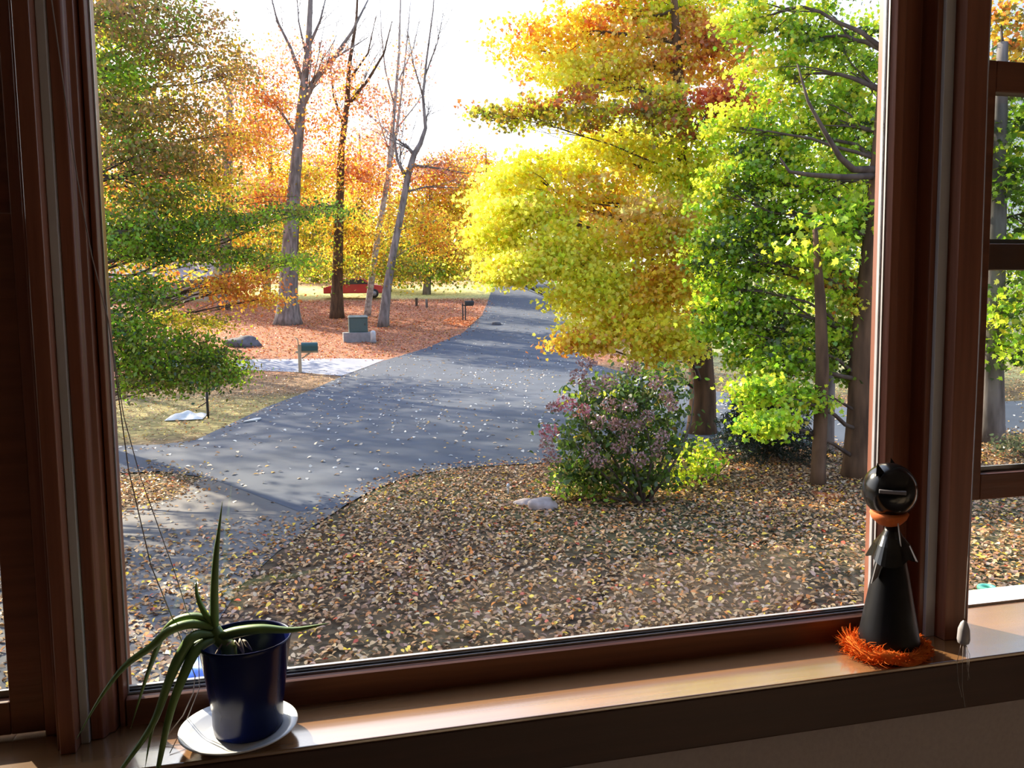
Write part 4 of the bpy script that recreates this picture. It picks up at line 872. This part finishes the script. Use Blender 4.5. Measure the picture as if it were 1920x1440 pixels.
# mint ring toy on the lawn
g = gnd(1850, 1113); s = depth(g) / F
pts = [(g[0]+.052*math.cos(2*PI*k/32), g[1]+.052*math.sin(2*PI*k/32), .045) for k in range(33)]
rt0 = MB().tube(pts, .020, 12, False).build('ring_toy', M['mint']); tag(rt0, 'mint green ring toy on the lawn outside the right window', 'toy')
# blue sled-like lid under the window
c_ = at(420, 1290, 3.6); g = np.array((c_[0]-.28, 3.75, .05))
t = thing('blue_lid', 'blue plastic lid on the ground just outside behind the pot', 'lid', (g[0], g[1], 0.02))
# placed so that only its far corner shows over the rail
bm_ = MB(); lc = gnd(402, 1268); bm_.lathe([(0,.10),(.11,.095),(.15,.08),(.165,.03),(.17,0),(.16,0),(.145,.06),(0,.085)], (lc[0], lc[1], .02), 36)
bm_.build('shell', M['blue_plastic'], t)

# parked red car and the grey house beyond the grove
g = np.array((*at(664, 548, 59)[:2], float(gz(59)))); s = depth(g) / F
car = thing('car', 'red car parked far across the street behind the trunks', 'car', g)
prof = [(-2.1,.35),(-2.1,.75),(-1.5,.9),(-.9,1.35),(.6,1.38),(1.2,.95),(2.0,.85),(2.15,.6),(2.1,.35)]
n = len(prof)
MB().add([(g[0]+a, g[1]-.85, g[2]+b) for a, b in prof] + [(g[0]+a, g[1]+.85, g[2]+b) for a, b in prof], [tuple(range(n)), tuple(range(2*n-1, n-1, -1))] + [(i, i+n, (i+1) % n+n, (i+1) % n) for i in range(n)]).build('body', M['red_paint'], car, .05)
MB().add([(g[0]+a, g[1]-.87, g[2]+b) for a, b in ((-1.2,.95),(-.8,1.28),(.5,1.3),(.95,.97))] + [(g[0]+a, g[1]-.84, g[2]+b) for a, b in ((-1.2,.95),(-.8,1.28),(.5,1.3),(.95,.97))], [(0,1,2,3),(7,6,5,4),(0,4,5,1),(1,5,6,2),(2,6,7,3),(3,7,4,0)]).build('side_window', M['car_glass'], car)
for dx in (-1.3, 1.3):
    for dy in (-.82, .82):
        MB().tube([(g[0]+dx, g[1]+dy-.1, g[2]+.32), (g[0]+dx, g[1]+dy+.1, g[2]+.32)], .32, 20).build('wheel', M['tyre'], car); wh_ = [c for c in car.children if c.name.startswith('wheel')][-1]
        MB().tube([(g[0]+dx, g[1]+dy-.105, g[2]+.32), (g[0]+dx, g[1]+dy+.105, g[2]+.32)], .17, 16).build('hubcap', M['concrete'], wh_)
yh = 59
a_ = at(290, 553, yh); b_ = at(378, 553, yh)
hx0, hx1 = a_[0]-5, b_[0]+.3; hz0 = float(gz(yh)); 
hs_ = thing('house', 'grey house half hidden by the left boughs', 'house', ((hx0+hx1)/2, yh, hz0))
MB().box((hx0, yh, hz0-.3), (hx1, yh+8, hz0+1.6)).build('wall', M['house_wall'], hs_)
MB().add([(hx0-.4,yh-.6,hz0+1.3),(hx1+.4,yh-.6,hz0+1.3),(hx1+.4,yh+4,hz0+3.3),(hx0-.4,yh+4,hz0+3.3),(hx1+.4,yh+8.6,hz0+1.3),(hx0-.4,yh+8.6,hz0+1.3)], [(0,1,2,3),(3,2,4,5),(0,3,5),(1,4,2),(0,5,4,1)]).build('roof', M['roof'], hs_)

# ------------------------------------------------------------------ light
sun_az = math.radians(-32.0); sun_el = math.radians(30.0)
S = Vector((math.sin(sun_az)*math.cos(sun_el), math.cos(sun_az)*math.cos(sun_el), math.sin(sun_el)))
ld = bpy.data.lights.new('sun', 'SUN'); ld.energy = 17.0; ld.color = (1.0, .84, .60); ld.angle = math.radians(0.6)
lo = bpy.data.objects.new('sun', ld); COL.objects.link(lo); lo.location = (-10, 20, 15); lo.rotation_euler = (-S).to_track_quat('-Z', 'Y').to_euler()
W = bpy.data.worlds.new('sky'); SC.world = W; W.use_nodes = True; nt = W.node_tree; nt.nodes.clear()
wo = nt.nodes.new('ShaderNodeOutputWorld'); bg = nt.nodes.new('ShaderNodeBackground'); link(nt, bg.outputs[0], wo.inputs[0])
tc = nt.nodes.new('ShaderNodeTexCoord'); sp_ = nt.nodes.new('ShaderNodeSeparateXYZ'); link(nt, tc.outputs['Generated'], sp_.inputs[0])
cr = nt.nodes.new('ShaderNodeValToRGB'); link(nt, sp_.outputs[2], cr.inputs[0])
cr.color_ramp.elements[0].position = 0.0; cr.color_ramp.elements[0].color = (1.55, 1.52, 1.55, 1)
cr.color_ramp.elements[1].position = 0.8; cr.color_ramp.elements[1].color = (.62, 1.0, 1.75, 1)
dp = nt.nodes.new('ShaderNodeVectorMath'); dp.operation = 'DOT_PRODUCT'; dp.inputs[1].default_value = S; link(nt, tc.outputs['Generated'], dp.inputs[0])
mxm = nt.nodes.new('ShaderNodeMath'); mxm.operation = 'MAXIMUM'; mxm.inputs[1].default_value = 0; link(nt, dp.outputs['Value'], mxm.inputs[0])
pw = nt.nodes.new('ShaderNodeMath'); pw.operation = 'POWER'; pw.inputs[1].default_value = 5; link(nt, mxm.outputs[0], pw.inputs[0])
sc = nt.nodes.new('ShaderNodeVectorMath'); sc.operation = 'SCALE'; sc.inputs[0].default_value = (5.0, 4.7, 4.4); link(nt, pw.outputs[0], sc.inputs[3])
ad = nt.nodes.new('ShaderNodeVectorMath'); ad.operation = 'ADD'; link(nt, cr.outputs[0], ad.inputs[0]); link(nt, sc.outputs[0], ad.inputs[1])
link(nt, ad.outputs[0], bg.inputs[0]); bg.inputs[1].default_value = 1.0

SC.view_settings.view_transform = 'Standard'; SC.view_settings.look = 'None'; SC.view_settings.gamma = 1; SC.view_settings.exposure = 0.08
SC.view_settings.use_curve_mapping = False
cy = SC.cycles
cy.max_bounces = 9; cy.diffuse_bounces = 5; cy.glossy_bounces = 4; cy.transmission_bounces = 6; cy.transparent_max_bounces = 12
cy.sample_clamp_indirect = 6.0; cy.caustics_reflective = False; cy.caustics_refractive = False
cy.use_denoising = True
